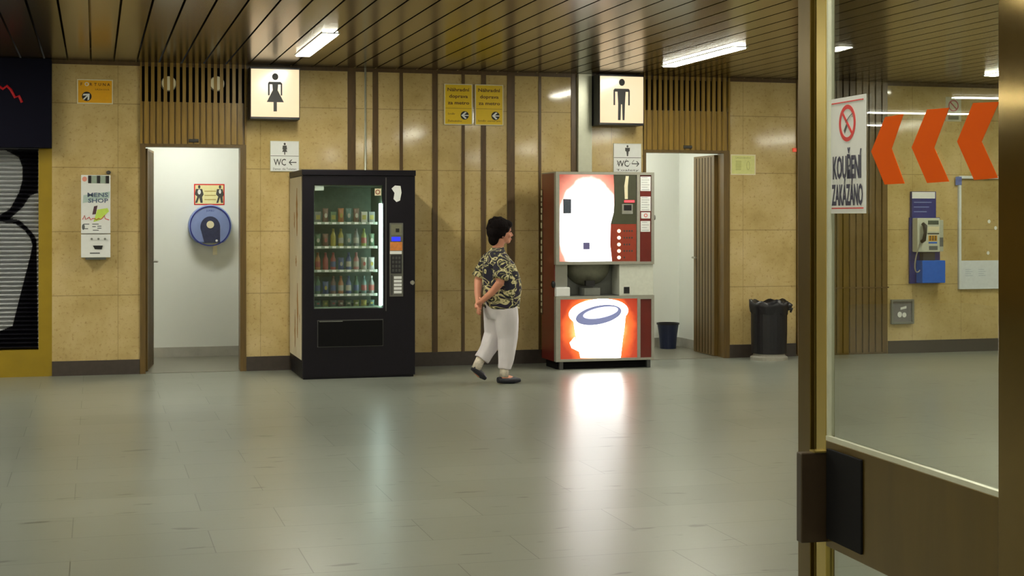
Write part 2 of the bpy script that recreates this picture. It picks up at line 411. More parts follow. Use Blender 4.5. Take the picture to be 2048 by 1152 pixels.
def doorway(n, xa, xb, oa, ob, ztop, hinge_px, end_px, end_y, side):
    """frame as a door structure with leaf; slatted wooden panel above"""
    fr = MB().box(xa, oa, -.02, .14, 0, ztop).box(ob, xb, -.02, .14, 0, ztop).box(oa, ob, -.02, .14, ztop-.03, ztop)
    d = fr.build('door_%d' % n, M['dwood']); struct(d); ROOT[d.name] = Matrix.Translation(d.location)
    hx = PX(hinge_px); ex = PX(end_px, end_y)
    p0 = Vector((hx, .145, 0)); p1 = Vector((ex, end_y, 0)); dr = (p1-p0); L = dr.length; dr.normalize()
    nn = Vector((dr.y, -dr.x, 0))
    if nn.y > 0: nn = -nn
    if side > 0: nn = Vector((-abs(nn.x), -abs(nn.y) if dr.x*nn.x < 0 else nn.y, 0)); nn = Vector((-dr.y, dr.x, 0))
    B = (p0, dr, Vector((0, 0, 1)), nn)
    lf = MB().pbox(B, 0, L, .01, ztop-.04, -.02, .02)
    leaf = lf.build('door_leaf', M['dwood'], d)
    gr = MB()
    m = 7
    for k in range(1, m): gr.pbox(B, L*k/m-.004, L*k/m+.004, .02, ztop-.06, .02, .0225)
    gr.build('groove', M['black'], leaf)
    hb = MB().tube([p0+dr*(L-.06)+Vector((0, 0, 1.02))+nn*.02, p0+dr*(L-.06)+Vector((0, 0, 1.02))+nn*.06], .01, 10)
    hb.tube([p0+dr*(L-.06)+Vector((0, 0, 1.02))+nn*.06, p0+dr*(L-.17)+Vector((0, 0, 1.02))+nn*.06], .009, 10)
    hb.pbox(B, L-.002, L+.012, 1.0, 1.03, -.006, .006)
    hb.build('door_handle', M['grey'], leaf)
    return d
ZT1 = PZ(304, 287); ZT2 = PZ(1370, 300)
doorway(1, W1a, W1b, PX(291), PX(480), ZT1, 292, 303.5, .80, -1)
doorway(2, M1a, M1b, PX(1291), PX(1446), ZT2, 1443, 1391, .74, 1)
def slat_panel(xa, xb, z0, zm, n, lab):
    t = thing('slatted_panel', lab, 'panel', ((xa+xb)/2, 0, z0))
    MB().box(xa, xb, -.012, .03, z0, zm).build('backing_board', M['dwood'], t)
    MB().box(xa, xb, .10, .12, zm, ZC).build('dark_recess', M['black'], t)
    sl = MB(); p = (xb-xa)/n
    for k in range(n+1):
        x = xa+p*k
        sl.box(max(xa, x-p*.27), min(xb, x+p*.27), -.03, .0, z0-.002, ZC)
        if k < n: sl.box(max(xa, x-p*.42), min(xb, x+p*.42), -.024, -.01, z0-.001, zm)
    sl.build('slats', M['wood'], t)
    ctr = (xa+xb)/2
    MB().tube([(ctr-.045, -.035, z0+.03), (ctr+.045, -.035, z0+.03)], .016, 10).build('door_closer', M['dgrey'], t)
    return t
SP1 = slat_panel(W1a, W1b, ZT1, PZ(385, 205), 17, 'slatted varnished wood panel over the women\'s toilet doorway, beside the shining woman lightbox')
slat_panel(M1a, M1b, ZT2, PZ(1370, 222), 16, 'slatted varnished wood panel over the men\'s toilet doorway')
for px in (337, 433):
    x, z = P(px, 168, .05)
    v = MB().tube([(x, -.026, z), (x, .095, z)], .064, 28).build('vent_outlet', M['cream'], SP1)
    MB().ring(basis(.03), x, z, .072, .072, 0, .010, .012).build('vent_rim', M['grey'], v)
# full-height slatted wooden door panel beyond the glass door
t = thing('slatted_wall_panel', 'full-height dark slatted wood panel between the bin\'s wall and the telephone wall', 'panel', ((WPa+WPb)/2, 0, 0))
MB().box(WPa, WPb, .0, .05, 0, ZC).build('backing_board', M['dwood'], t)
sl = MB(); n = 14; p = (WPb-WPa)/n
for k in range(n): sl.box(WPa+p*k+.006, WPa+p*k+p-.012, -.022, 0, 0.02, ZC)
sl.build('slats', M['dwood'], t)
MB().box(WPa, WPb, -.03, -.022, .70, .715).build('thin_strip', M['strip'], t)  # shadow line across the slats, drawn as a brown strip

# ------------------------------------------------------------------ shop front on the far side
S0 = -2.9
t = thing('closed_shop', 'closed shop front with olive metal frame at the end of the stone wall', 'shop front', ((S0+SHX)/2, 0, 0))
zs0, zs1 = PZ(60, 700), PZ(60, 297)
xs = PX(77)
MB().box(S0, SHX, 0, .3, 0, zs0).box(xs, SHX, 0, .3, zs0, ZC).box(S0, S0+.15, 0, .3, zs0, ZC).build('frame', M['olive'], t)
sh = MB(); kk = 46; hh = (zs1-zs0)/kk
vs = []; fs = []
N = kk*6
for i in range(N+1):
    z = zs0+(zs1-zs0)*i/N; y = .075+.026*math.cos(2*math.pi*i/6); vs += [(S0+.15, y, z), (xs, y, z)]
    if i: fs.append((2*i-2, 2*i-1, 2*i+1, 2*i))
sh.add(vs, fs)
shutter = sh.build('roller_shutter', M['shut'], t)
def paintpoly(pts):
    # spray paint following the corrugation: strips cut at each slat
    b = MB(); N2 = kk*6
    P2 = [P(a, c, .07) for a, c in pts]
    for i in range(N2):
        z0 = zs0+(zs1-zs0)*i/N2; z1 = zs0+(zs1-zs0)*(i+1)/N2; zm = (z0+z1)/2
        xsn = []
        for q in range(len(P2)):
            (xa, za), (xb2, zb) = P2[q], P2[(q+1) % len(P2)]
            if (za > zm) != (zb > zm): xsn.append(xa+(xb2-xa)*(zm-za)/(zb-za))
        xsn.sort()
        y0 = .0735+.026*math.cos(2*math.pi*i/6); y1 = .0735+.026*math.cos(2*math.pi*(i+1)/6)
        for q in range(0, len(xsn)-1, 2):
            xa, xb2 = max(xsn[q], S0+.15), min(xsn[q+1], xs)
            if xb2 > xa: b.add([(xa, y0, z0), (xb2, y0, z0), (xb2, y1, z1), (xa, y1, z1)], [(0, 1, 2, 3)])
    return b
g = paintpoly([(-60, 297), (-20, 305), (-50, 360), (-70, 420), (-90, 400), (-80, 300)])
for poly in ([(8, 299), (40, 298), (76, 298), (76, 385), (60, 392), (45, 415), (20, 437), (8, 443), (-20, 444), (-30, 432), (0, 430), (20, 418), (38, 385), (45, 360), (45, 335), (38, 315), (22, 306)],
             [(0, 440), (15, 436), (38, 440), (55, 455), (68, 470), (73, 480), (72, 500), (66, 494), (60, 475), (48, 460), (30, 447), (8, 445)],
             [(66, 485), (73, 480), (76, 700), (-60, 700), (-40, 668), (0, 662), (25, 652), (38, 600), (52, 545), (60, 515)]):
    q = paintpoly(poly); g.add(q.v, q.f)
g.build('graffiti', M['paint'], shutter)
# unlit navy fascia box
t = thing('shop_fascia', 'dark navy unlit sign box with a faint red swirl above the roller shutter', 'sign', (-1.4, -.1, zs1))
MB().box(S0, SHX, -.16, 0, zs1, ZC-.005).build('sign_box', M['navy'], t, bevel=.006)
Bf = basis(-.16); sw = MB()
pts = [P(a, b, -.16) for a, b in ((-60, 190), (-30, 165), (-6, 170), (6, 178), (14, 172), (22, 180), (30, 195), (38, 192), (44, 205))]
sw.tube([(x, -.165, z) for x, z in pts], .012, 8)
sw.build('lettering', M['neon'], t)

# ------------------------------------------------------------------ ceiling lamps
lampn = 0
VIS = {(1, 0): 'long glowing strip lamp flush in the slatted ceiling in front of the women\'s lightbox',
       (2, 0): 'long glowing strip lamp flush in the slatted ceiling in front of the men\'s lightbox',
       (3, 0): 'glowing strip lamp in the ceiling over the telephone wall, seen through the glass door'}
protoL = None
def copy_tree(o, parent=None):
    c = o.copy(); COL.objects.link(c); c.parent = parent
    for ch in list(o.children): copy_tree(ch, c)
    return c
for row in range(5):
    for k in range(-2, 5):
        x = 1.775+(k-1)*3.465; y = -1.84-4.6*row
        if protoL is None:
            t = thing('strip_lamp', '', 'lamp', (x, y, ZC-.014)); protoL = t
            MB().box(x-.072, x+.072, y-.83, y+.83, ZC-.006, ZC).build('lamp_housing', M['pale'], t)
            MB().box(x-.058, x+.058, y-.81, y+.81, ZC-.014, ZC-.006).build('diffuser', M['lamp'], t)
        else:
            t = copy_tree(protoL); t.location = (x, y, ZC-.014)
        v = VIS.get((k, row))
        t['label'] = v if v else 'white strip lamp in a further row of the hall ceiling, outside the picture'
        t['group'] = 'strip lamps in the hall ceiling'
for q, yy in enumerate((2.0, 4.6, 7.2)):
    t = thing('passage_lamp', 'white crosswise strip lamp in the side passage ceiling beyond the shop', 'lamp', (-6, yy, ZC-.02), group='crosswise strip lamps in the side passage')
    MB().box(-6.9, -5.1, yy-.07, yy+.07, ZC-.01, ZC).build('lamp_housing', M['pale'], t)
    MB().box(-6.88, -5.12, yy-.055, yy+.055, ZC-.02, ZC-.01).build('diffuser', M['lamp'], t)

# ================================================================== SIGNS
def rect(px0, py0, px1, py1, Y):
    x0, z1 = P(px0, (py0), Y); x1 = PX(px1, Y); z1 = (PZ((px0+px1)/2, py0, Y)); z0 = PZ((px0+px1)/2, py1, Y)
    return x0, x1, z0, z1
def lightbox(px0, py0, px1, py1, fig, lab):
    Yf = -.25
    x0, x1, z0, z1 = rect(px0, py0, px1, py1, Yf); cx = (x0+x1)/2; cz = (z0+z1)/2; wd = x1-x0; ht = z1-z0
    t = thing('toilet_lightbox', lab, 'sign', (cx, Yf/2, z0))
    MB().box(x0-.008, x1+.008, Yf, -.001, z0-.022, z1+.02).build('sign_box', M['plastic'], t, bevel=.004)
    B = basis(Yf)
    m = radial_emit('lightbox_face_'+fig, (cx, Yf, cz), (wd*.75, ht*.75), [(0, lin((255, 246, 206))), (.5, lin((255, 236, 190))), (.8, lin((236, 218, 180))), (1, lin((220, 208, 180)))], .98)
    MB().pbox(B, x0, x1, z0, z1, .001, .008).build('lit_face', m, t)
    f = MB(); s = ht   # unit = face height
    def pl(pts): f.plate([(cx+a*s, cz+b*s) for a, b in pts], B, .008, .010)
    if fig == 'woman':
        f.ell(B, cx, cz+.342*s, .066*s, .072*s, .008, .010)
        pl([(-.15, .20), (-.13, .235), (.11, .235), (.145, .20), (.145, -.05), (.115, -.05), (.115, .18), (.06, .18), (.05, .05), (-.05, .05), (-.06, .18), (-.115, .18), (-.115, -.05), (-.15, -.05)])
        pl([(-.05, .06), (.05, .06), (.18, -.19), (-.175, -.19)])
        pl([(-.035, -.19), (.035, -.19), (.035, -.385), (-.035, -.385)])
    else:
        f.ell(B, cx, cz+.372*s, .066*s, .075*s, .008, .010)
        pl([(-.19, .20), (-.165, .235), (.155, .235), (.18, .20), (.18, -.12), (.145, -.12), (.145, .17), (.085, .17), (.07, -.08), (.06, -.44), (.015, -.44), (.005, -.10), (-.02, -.10), (-.03, -.44), (-.09, -.44), (-.085, -.08), (-.10, .17), (-.155, .17), (-.155, -.12), (-.19, -.12)])
    f.build('pictogram', M['ink'], t)
lightbox(502, 138.5, 598, 234, 'woman', 'backlit square sign with a black woman pictogram beside the slatted panel')
lightbox(1200, 153, 1286, 246, 'man', 'backlit square sign with a black man pictogram above the coffee machine')

def panel(name, lab, cat, px, Y, face, border=None, bw=.008, th=.012, group=None, edge=None):
    x0, x1, z0, z1 = rect(*px, Y)
    t = thing(name, lab, cat, ((x0+x1)/2, Y-th/2, z0), group=group)
    B = basis(Y)
    MB().pbox(B, x0, x1, z0, z1, 0.001, th).build('sign_plate', border or face, t, bevel=.002)
    if border: MB().pbox(B, x0+bw, x1-bw, z0+bw, z1-bw, th, th+.001).build('sign_face', face, t)
    return t, B, x0, x1, z0, z1, th+(.001 if border else 0)
# small WC signs
for px, fig, lab in (((540, 282, 598, 343), 'w', 'small white WC sign with a tiny woman and an arrow to the women\'s door'),
                     ((1226, 287, 1282, 345), 'm', 'small scribbled white WC sign with an arrow to the men\'s door, above the coffee machine')):
    t, B, x0, x1, z0, z1, n = panel('wc_sign', lab, 'sign', px, 0, M['paper'], M['pale'], .005)
    w_, h_ = x1-x0, z1-z0; c = (x0+x1)/2
    b = MB().pbox(B, x0+.004, x1-.004, z0+h_*.50, z0+h_*.515, n, n+.001)
    cx = c-.0; b.ell(B, cx, z0+h_*.90, .010, .012, n, n+.001, 14)
    if fig == 'w':
        b.plate([(cx-.018, z0+h_*.85), (cx+.018, z0+h_*.85), (cx+.022, z0+h_*.72), (cx+.014, z0+h_*.72), (cx+.024, z0+h_*.64), (cx+.005, z0+h_*.64), (cx+.005, z0+h_*.55), (cx-.005, z0+h_*.55), (cx-.005, z0+h_*.64), (cx-.024, z0+h_*.64), (cx-.014, z0+h_*.72), (cx-.022, z0+h_*.72)], B, n, n+.001)
    else:
        b.plate([(cx-.026, z0+h_*.85), (cx+.026, z0+h_*.85), (cx+.024, z0+h_*.74), (cx+.012, z0+h_*.72), (cx+.006, z0+h_*.56), (cx-.006, z0+h_*.56), (cx-.012, z0+h_*.72), (cx-.024, z0+h_*.74)], B, n, n+.001)
        for q in range(5):
            a = x0+w_*(.12+.13*q); zz = z0+h_*random.uniform(.18, .42)
            b.plate([(a, zz), (a+.004, zz), (a+.03, zz+.035), (a+.026, zz+.037)], B, n, n+.001)
    b.build('pictogram', M['dgrey'], t)
    tx = MB().text('WC', B, x0+w_*.12, z0+h_*.2, h_*.22, n, width=w_*.42, bold=.01)
    ar = x0+w_*.64; ae = x0+w_*.92; az = z0+h_*.30
    tx.pbox(B, ar+.004, ae-.004, az-.0045, az+.0045, n, n+.0012)
    tipx, s_ = (ar, 1) if fig == 'w' else (ae, -1)
    for sg in (1, -1):
        tx.plate([(tipx, az), (tipx+s_*.010, az), (tipx+s_*.034, az+sg*.026), (tipx+s_*.022, az+sg*.026)][::sg], B, n, n+.0013)
    tx.text('Toalety' if fig == 'm' else 'Damen  die Toiletten', B, x0+w_*.1, z0+h_*.05, h_*.07, n, width=w_*.8)
    tx.build('lettering', M['dgrey'], t)
# yellow replacement transport signs
for i, px in enumerate(((888, 168, 944.5, 250), (949.5, 169.5, 1006, 251))):
    lab = 'yellow transport sign with black arrow disc hung ' + ('nearer the black vending machine of the pair' if i == 0 else 'nearer the coffee machine of the pair')
    t, B, x0, x1, z0, z1, n = panel('transport_sign', lab, 'sign', px, -.012, M['yellow'], M['cream'], .009, group='yellow signs hung side by side')
    w_, h_ = x1-x0, z1-z0; c = (x0+x1)/2
    tx = MB(); tx.text('Náhradní', B, c, z0+h_*.82, h_*.085, n, width=w_*.78, bold=.02, align='CENTER'); tx.build('heading', M['bink'], t); tx = MB()
    tx.text('doprava', B, c, z0+h_*.66, h_*.085, n, width=w_*.66, bold=.02, align='CENTER'); tx.build('heading', M['bink'], t); tx = MB()
    tx.text('za metro', B, c, z0+h_*.50, h_*.085, n, width=w_*.76, bold=.02, align='CENTER'); tx.build('heading', M['bink'], t); tx = MB()
    tx.pbox(B, x0+.012, x1-.012, z0+h_*.40, z0+h_*.407, n, n+.001)
    tx.build('divider', M['bink'], t); tx = MB()
    if i == 0:
        tx.text('Směr', B, x0+w_*.12, z0+h_*.25, h_*.045, n, width=w_*.27); tx.build('lettering', M['bink'], t); tx = MB()
        tx.text('Želivského', B, x0+w_*.12, z0+h_*.075, h_*.045, n, width=w_*.5)
    else:
        tx.text('Směr centrum', B, x0+w_*.1, z0+h_*.09, h_*.045, n, width=w_*.8)
    tx.build('lettering', M['bink'], t)
    ax, az, r = x0+w_*.72, z0+h_*.235, w_*.145
    MB().ell(B, ax, az, r, r, n, n+.0015).build('arrow_disc', M['ink'], t)
    q = MB(); nn = n+.0015
    q.plate([(ax-r*.85, az), (ax+r*.1, az+r*.85), (ax+r*.5, az+r*.7), (ax-r*.15, az+r*.12), (ax+r*.95, az+r*.12), (ax+r*.95, az-r*.12), (ax-r*.15, az-r*.12), (ax+r*.5, az-r*.7), (ax+r*.1, az-r*.85)], B, nn, nn+.001)
    q.build('arrow', M['paper'], t)
# orange yellow betting shop sign
t, B, x0, x1, z0, z1, n = panel('arrow_sign', 'small orange-yellow sign with a diagonal arrow disc, high above the white dispenser', 'sign', (154, 159, 226, 208), 0, M['orangey'], M['cream'], .010)
w_, h_ = x1-x0, z1-z0
MB().text('F', B, x0+w_*.1, z0+h_*.74, h_*.12, n, bold=.02).build('lettering', M['bink'], t); tx = MB()
for q, chh in enumerate('RTUNA'): tx.text(chh, B, x0+w_*(.355+.12*q), z0+h_*.74, h_*.12, n, bold=.02)
tx.build('lettering', M['bink'], t); tx = MB().text('SÁZKOVÁ', B, x0+w_*.5, z0+h_*.56, h_*.06, n, width=w_*.4)
tx.build('lettering', M['bink'], t)
MB().ring(B, x0+w_*.27, z0+h_*.80, .018, .018, n, n+.001, .007).build('emblem', M['paper'], t)
ax, az, r = x0+w_*.27, z0+h_*.30, h_*.19
MB().ell(B, ax, az, r, r, n, n+.0015).build('arrow_disc', M['ink'], t)
q = MB(); nn = n+.0015; a45 = math.radians(-135)
pt = [(-.85, 0), (.1, .85), (.5, .7), (-.15, .14), (.95, .14), (.95, -.14), (-.15, -.14), (.5, -.7), (.1, -.85)]
q.plate([(ax+r*(a*math.cos(a45)-b*math.sin(a45)), az+r*(a*math.sin(a45)+b*math.cos(a45))) for a, b in pt], B, nn, nn+.001)
q.build('arrow', M['paper'], t)
# pale yellow-green notice beside men's door
t, B, x0, x1, z0, z1, n = panel('paper_notice', 'pale green-yellow paper notice taped on the stone beside the men\'s door frame', 'notice', (1461, 309, 1511, 350), 0, mat('notice_green', (214, 214, 140), .5), M['cream'], .012, th=.003)
b = MB(); w_, h_ = x1-x0, z1-z0
b.text('UPOZORNĚNÍ', B, (x0+x1)/2, z0+h_*.80, h_*.07, n, width=w_*.6, align='CENTER')
for q in range(6): b.pbox(B, x0+w_*.2, x0+w_*.42, z0+h_*(.25+.08*q), z0+h_*(.275+.08*q), n, n+.0005)
b.ring(B, x0+w_*.70, z0+h_*.46, .018, .045, n, n+.0005, .003)
b.build('lettering', mat('olive_ink', (150, 150, 84), .6), t)

# ------------------------------------------------------------------ white wall dispenser
Yd = -.13
x0, x1, z0, z1 = rect(162, 350, 221, 515, Yd)
t = thing('wall_dispenser', 'narrow white coin dispenser lettered MENS SHOP fixed to the stone pillar', 'dispenser', ((x0+x1)/2, -.06, z0))
B = basis(Yd); w_, h_ = x1-x0, z1-z0; zs = z0+h_*.285
MB().box(x0, x1, Yd, -.001, zs+.004, z1).build('upper_body', M['paper'], t, bevel=.004)
MB().box(x0, x1, Yd-.006, -.001, z0, zs-.003).build('lower_body', M['paper'], t, bevel=.004)
for q in range(3): MB().pbox(B, x0+w_*(.24+.30*q), x0+w_*(.35+.30*q), z1-h_*.10, z1-h_*.008, .0, .004).build('awning_stripe', M['ink'], t)
aw = MB().pbox(B, x0+w_*.36, x0+w_*.53, z1-h_*.10, z1-h_*.008, .0, .003).pbox(B, x0+w_*.66, x0+w_*.83, z1-h_*.10, z1-h_*.008, .0, .003)
aw.build('awning_stripe', mat('grey_green_stripe', (150, 166, 150), .5), t)
MB().ell(B, x0+w_*.12, z1-h_*.05, w_*.08, h_*.03, 0, .003).build('stamp', mat('salmon', (224, 150, 132), .5), t)
MB().plate([(x0+w_*.06, z0+h_*.66), (x0+w_*.96, z0+h_*.72), (x0+w_*.98, z0+h_*.80), (x0+w_*.08, z0+h_*.755)], B, 0, .001).build('label_band', mat('pale_teal', (176, 196, 190), .5), t)
MB().text('MENS', B, x0+w_*.22, z0+h_*.735, h_*.052, .002, width=w_*.70, bold=.02).text('SHOP', B, x0+w_*.24, z0+h_*.665, h_*.052, .002, width=w_*.68, bold=.02).build('lettering', mat('slate_ink', (84, 98, 124), .5), t)
MB().plate([(x0+w_*.42, z0+h_*.43), (x0+w_*.62, z0+h_*.45), (x0+w_*.95, z0+h_*.56), (x0+w_*.90, z0+h_*.60), (x0+w_*.55, z0+h_*.58)], B, 0, .001).build('picture_patch', mat('lime', (190, 220, 90), .5), t)
MB().plate([(x0+w_*.38, z0+h_*.52), (x0+w_*.50, z0+h_*.525), (x0+w_*.56, z0+h_*.63), (x0+w_*.44, z0+h_*.62)], B, .001, .002).build('picture_pack', mat('dark_plum', (80, 50, 60), .5), t)
rr = [(x0+w_*a, Yd-.003, z0+h_*b) for a, b in ((.05, .46), (.12, .51), (.16, .46), (.22, .475), (.28, .49), (.33, .455), (.40, .475), (.48, .47), (.52, .455), (.60, .475), (.66, .46), (.72, .475), (.80, .51), (.82, .47), (.95, .455))]
MB().tube(rr, .0035, 6).build('red_script', M['red'], t)
b = MB()
for a, c, l in ((.38, .40, .22), (.38, .37, .12), (.55, .375, .14), (.55, .35, .14), (.40, .325, .20), (.08, .40, .2), (.08, .345, .16)): b.pbox(B, x0+w_*a, x0+w_*(a+l), z0+h_*c, z0+h_*(c+.010), 0, .001)
b.ell(B, x0+w_*.08, z0+h_*.37, w_*.05, h_*.035, 0, .001, 20)
b.build('small_print', M['gink'], t)
for a in (.36, .59, .81):
    MB().tube([(x0+w_*a, Yd-.006, z0+h_*.225), (x0+w_*a, Yd-.022, z0+h_*.225)], .010, 14).build('coin_knob', M['mgrey'], t, smooth=False)
MB().plate([(x0+w_*.40, z0+h_*.145), (x0+w_*.74, z0+h_*.145), (x0+w_*.70, z0+h_*.10), (x0+w_*.47, z0+h_*.10)], B, .006, .012).build('outlet', M['ink'], t)
MB().pbox(B, x0+w_*.3, x0+w_*.64, z0+h_*.045, z0+h_*.06, .006, .007).build('brand_print', M['gink'], t)
MB().box(x0+w_*.15, x1-w_*.15, Yd+.02, -.001, z0-.02, z0).build('mount', M['mgrey'], t)
x, z = P(217, 345, -.05)
MB().sphere((x, -.05, z), (.022, .03, .018)).tube([(x, -.05, z), (x-.0, -.002, z-.01)], .01, 8).build('lock', M['dgrey'], t, smooth=True)
# curved hose/scratch line on the wall is part of the stone; skip

# ------------------------------------------------------------------ women's room: dispenser and notice
Yw = 1.6
x, z = P(420, 452, Yw-.1); R = .221
t = thing('paper_roll_dispenser', 'round smoky blue paper roll dispenser on the white toilet wall', 'dispenser', (x, Yw-.07, z-R))
B = basis(Yw-.13)
pts = [(x+R*math.cos(a), z+R*math.sin(a)) for a in [math.radians(-52+k*(284/44)) for k in range(45)]]
MB().plate(pts, B, -.129, 0).build('cover', M['blueg'], t, bevel=.012)
MB().ring(B, x, z, R-.012, R-.012, .0, .006, .012, 48).build('rim', M['dblue'], t)
MB().ell(B, x+.0, z-.01, .10, .11, 0, .01).plate([(x-.10, z-.02), (x+.10, z-.02), (x+.10, z-.17), (x-.06, z-.17)], B, 0, .008).build('core', mat('core_dark', (48, 54, 82), .3, var=.4, scale=40), t)
MB().ell(B, x, z+.015, .038, .038, .01, .018).build('hub', M['cream'], t)
MB().ell(B, x+.065, z-.152, .012, .012, .008, .014).build('lock', M['paper'], t)
MB().text('JUMBO', B, x, z+.15, .02, .0, width=.08, align='CENTER').build('lettering', M['dblue'], t)
MB().box(x+.03, x+.075, Yw-.08, Yw-.075, z-.30, z-.17).build('paper_end', M['cream'], t)
t, B, x0, x1, z0, z1, n = panel('warning_poster', 'cream poster with red border and two figures, above the blue dispenser', 'poster', (388, 368, 449, 410), Yw, mat('poster_cream', (226, 218, 160), .5), M['red'], .012, th=.003)
w_, h_ = x1-x0, z1-z0; b = MB()
def figure(b, cx, s, back):
    b.ell(B, cx, z0+h_*.86, .012, .018, n, n+.001, 16)
    b.plate([(cx-.035*s, z0+h_*.76), (cx+.03*s, z0+h_*.76), (cx+.045*s, z0+h_*.5), (cx+.03*s, z0+h_*.38), (cx+.036*s, z0+h_*.1), (cx+.012*s, z0+h_*.1), (cx, z0+h_*.36), (cx-.02*s, z0+h_*.1), (cx-.042*s, z0+h_*.1), (cx-.02*s, z0+h_*.4), (cx-.045*s, z0+h_*.5)][::1], B, n, n+.001)
figure(b, x0+w_*.17, 1, 1); b.build('figure', M['dgrey'], t); b = MB(); figure(b, x0+w_*.85, .9, 0); b.build('figure', M['dgrey'], t)
b = MB().ell(B, x0+w_*.17, z0+h_*.62, .016, .026, n+.001, n+.002).ell(B, x0+w_*.85, z0+h_*.64, .012, .022, n+.001, n+.002)
b.build('shirt_patches', M['paper'], t)
b = MB()
for q in range(3): b.pbox(B, x0+w_*.34, x0+w_*.72, z0+h_*(.64-.2*q), z0+h_*(.67-.2*q), n, n+.001)
b.build('writing', M['olive'], t)

# men's room bin
x, z = P(1336, 698, 1.17)
t = thing('waste_bin', 'small dark blue round bin on the floor in the corner of the men\'s room', 'bin', (x, 1.17, .004))
v = [(.004, x, 1.17, .088, .088), (.15, x, 1.17, .10, .10), (.27, x, 1.17, .118, .118)]
MB().loft(v).build('body', mat('bin_navy', (24, 34, 64), .4), t, smooth=False)
MB().ring((Vector((x, 1.17, .27)), Vector((1, 0, 0)), Vector((0, 1, 0)), Vector((0, 0, 1))), 0, 0, .126, .126, 0, .018, .012).build('rim', M['plastic'], t)

# ================================================================== BLACK VENDING MACHINE
Yf = -.92
vx0, vx1 = PX(605, Yf), PX(830, Yf); vz1 = PZ(605, 339, Yf); VB = basis(Yf)
t = V = thing('vending_machine', 'tall black snack and drinks vending machine with lit glass window', 'vending machine', ((vx0+vx1)/2, Yf/2, 0))
def vr(a, b, c, d): return rect(a, b, c, d, Yf)
wx0, wx1, wz0, wz1 = vr(628, 370, 766, 617)
# cabinet as a hollow box with a window opening
yb = -.03
cab = MB()
cab.box(vx0, wx0, Yf+.05, yb, .1, vz1-.05).box(wx1+.01, vx1, Yf+.05, yb, .1, vz1-.05)
cab.box(wx0, wx1+.01, Yf+.05, yb, .1, wz0).box(wx0, wx1+.01, Yf+.05, yb, wz1, vz1-.05).box(wx0, wx1+.01, -.3, yb, wz0, wz1)
cab.build('cabinet', M['vend'], t, bevel=.004)
MB().box(vx0+.01, vx1-.01, Yf+.02, yb-.02, 0, .1).build('plinth', M['vend'], t)
MB().box(vx0-.006, vx1+.006, Yf-.012, yb, vz1-.05, vz1).build('top_cap', M['vend'], t, bevel=.004)
fd = MB(); F0 = .0; FB = VB
def frame(m, a0, a1, b0, b1, c0, c1, d0, d1, n0, n1, B):
    m.pbox(B, a0, c0, b0, b1, n0, n1).pbox(B, c1, a1, b0, b1, n0, n1).pbox(B, c0, c1, b0, d0, n0, n1).pbox(B, c0, c1, d1, b1, n0, n1)
frame(fd, vx0, vx1, .02, vz1-.052, wx0, wx1, wz0, wz1, -.05, 0, VB)
door = fd.build('front_door', M['vend'], t)
MB().pbox(VB, wx0, wx1, wz0, wz1, -.022, -.016).build('window_pane', M['window'], t)
lin_ = MB().box(wx0, wx0+.012, Yf+.06, -.3, wz0, wz1).box(wx1-.002, wx1+.009, Yf+.06, -.3, wz0, wz1).box(wx0, wx1, -.312, -.3, wz0, wz1).box(wx0, wx1, Yf+.06, -.3, wz1-.012, wz1).box(wx0, wx1, Yf+.06, -.3, wz0, wz0+.012)
lin_.build('interior_lining', mat('interior_grey_green', (140, 164, 144), .5, var=.2), t)  # lining colour lightened to carry the haze behind the window
# lit tube inside
tx0 = wx1-.024
MB().box(tx0, tx0+.022, Yf+.045, Yf+.07, wz0+.02, PZ(762, 407, Yf)).build('light_tube', M['tube'], t)
# stained cream side, dark plinth below
sx = vx0-.002
MB().add([(sx, Yf+.06, .17), (sx, yb, .17), (sx, yb, vz1-.06), (sx, Yf+.06, vz1-.06), (sx+.004, Yf+.06, .17), (sx+.004, yb, .17), (sx+.004, yb, vz1-.06), (sx+.004, Yf+.06, vz1-.06)],
         [(0, 1, 2, 3), (4, 7, 6, 5), (0, 4, 5, 1), (2, 6, 7, 3), (1, 5, 6, 2), (0, 3, 7, 4)]).build('side_panel', M['vside'], t)
for (yc, za, zb, ww) in ((-.55, 1.28, 1.72, .12), (-.38, 1.35, 1.5, .08), (-.6, .35, .85, .10), (-.42, .25, .6, .07), (-.5, 1.0, 1.1, .07), (-.75, .5, .58, .04)):
    rs = MB(); n_ = 10; vv = []
    for q in range(n_):
        s_ = q/(n_-1); wob = ww*(.4+.6*math.sin(s_*math.pi))*random.uniform(.5, 1)
        vv.append((yc-wob/2+random.uniform(-.01, .01), za+(zb-za)*s_, wob))
    for q in range(n_-1):
        a, b2 = vv[q], vv[q+1]
        rs.add([(sx-.001, a[0], a[1]), (sx-.001, a[0]+a[2], a[1]), (sx-.001, b2[0]+b2[2], b2[1]), (sx-.001, b2[0], b2[1])], [(0, 1, 2, 3)])
    rs.build('rust_stain', M['rust'], t)

# shelves with price rails
SH = [446, 494, 541, 589]; shz = [PZ(700, y, Yf+.1) for y in SH]+[wz0+.012]
for z in shz[:-1]:
    s_ = MB().box(wx0+.012, tx0-.012, Yf+.08, -.31, z-.012, z).build('shelf', M['mgrey'], t)
    MB().box(wx0+.014, tx0-.014, Yf+.072, Yf+.079, z-.014, z+.010).build('price_rail', mat('thin_strip', (150, 164, 150), .3), s_)
    tk = MB()
    for q in range(8):
        xx = wx0+.03+q*(tx0-wx0-.06)/8+.01; tk.box(xx, xx+.035, Yf+.069, Yf+.0715, z-.010, z+.007)
    tk.build('price_tag', M['paper'], s_)
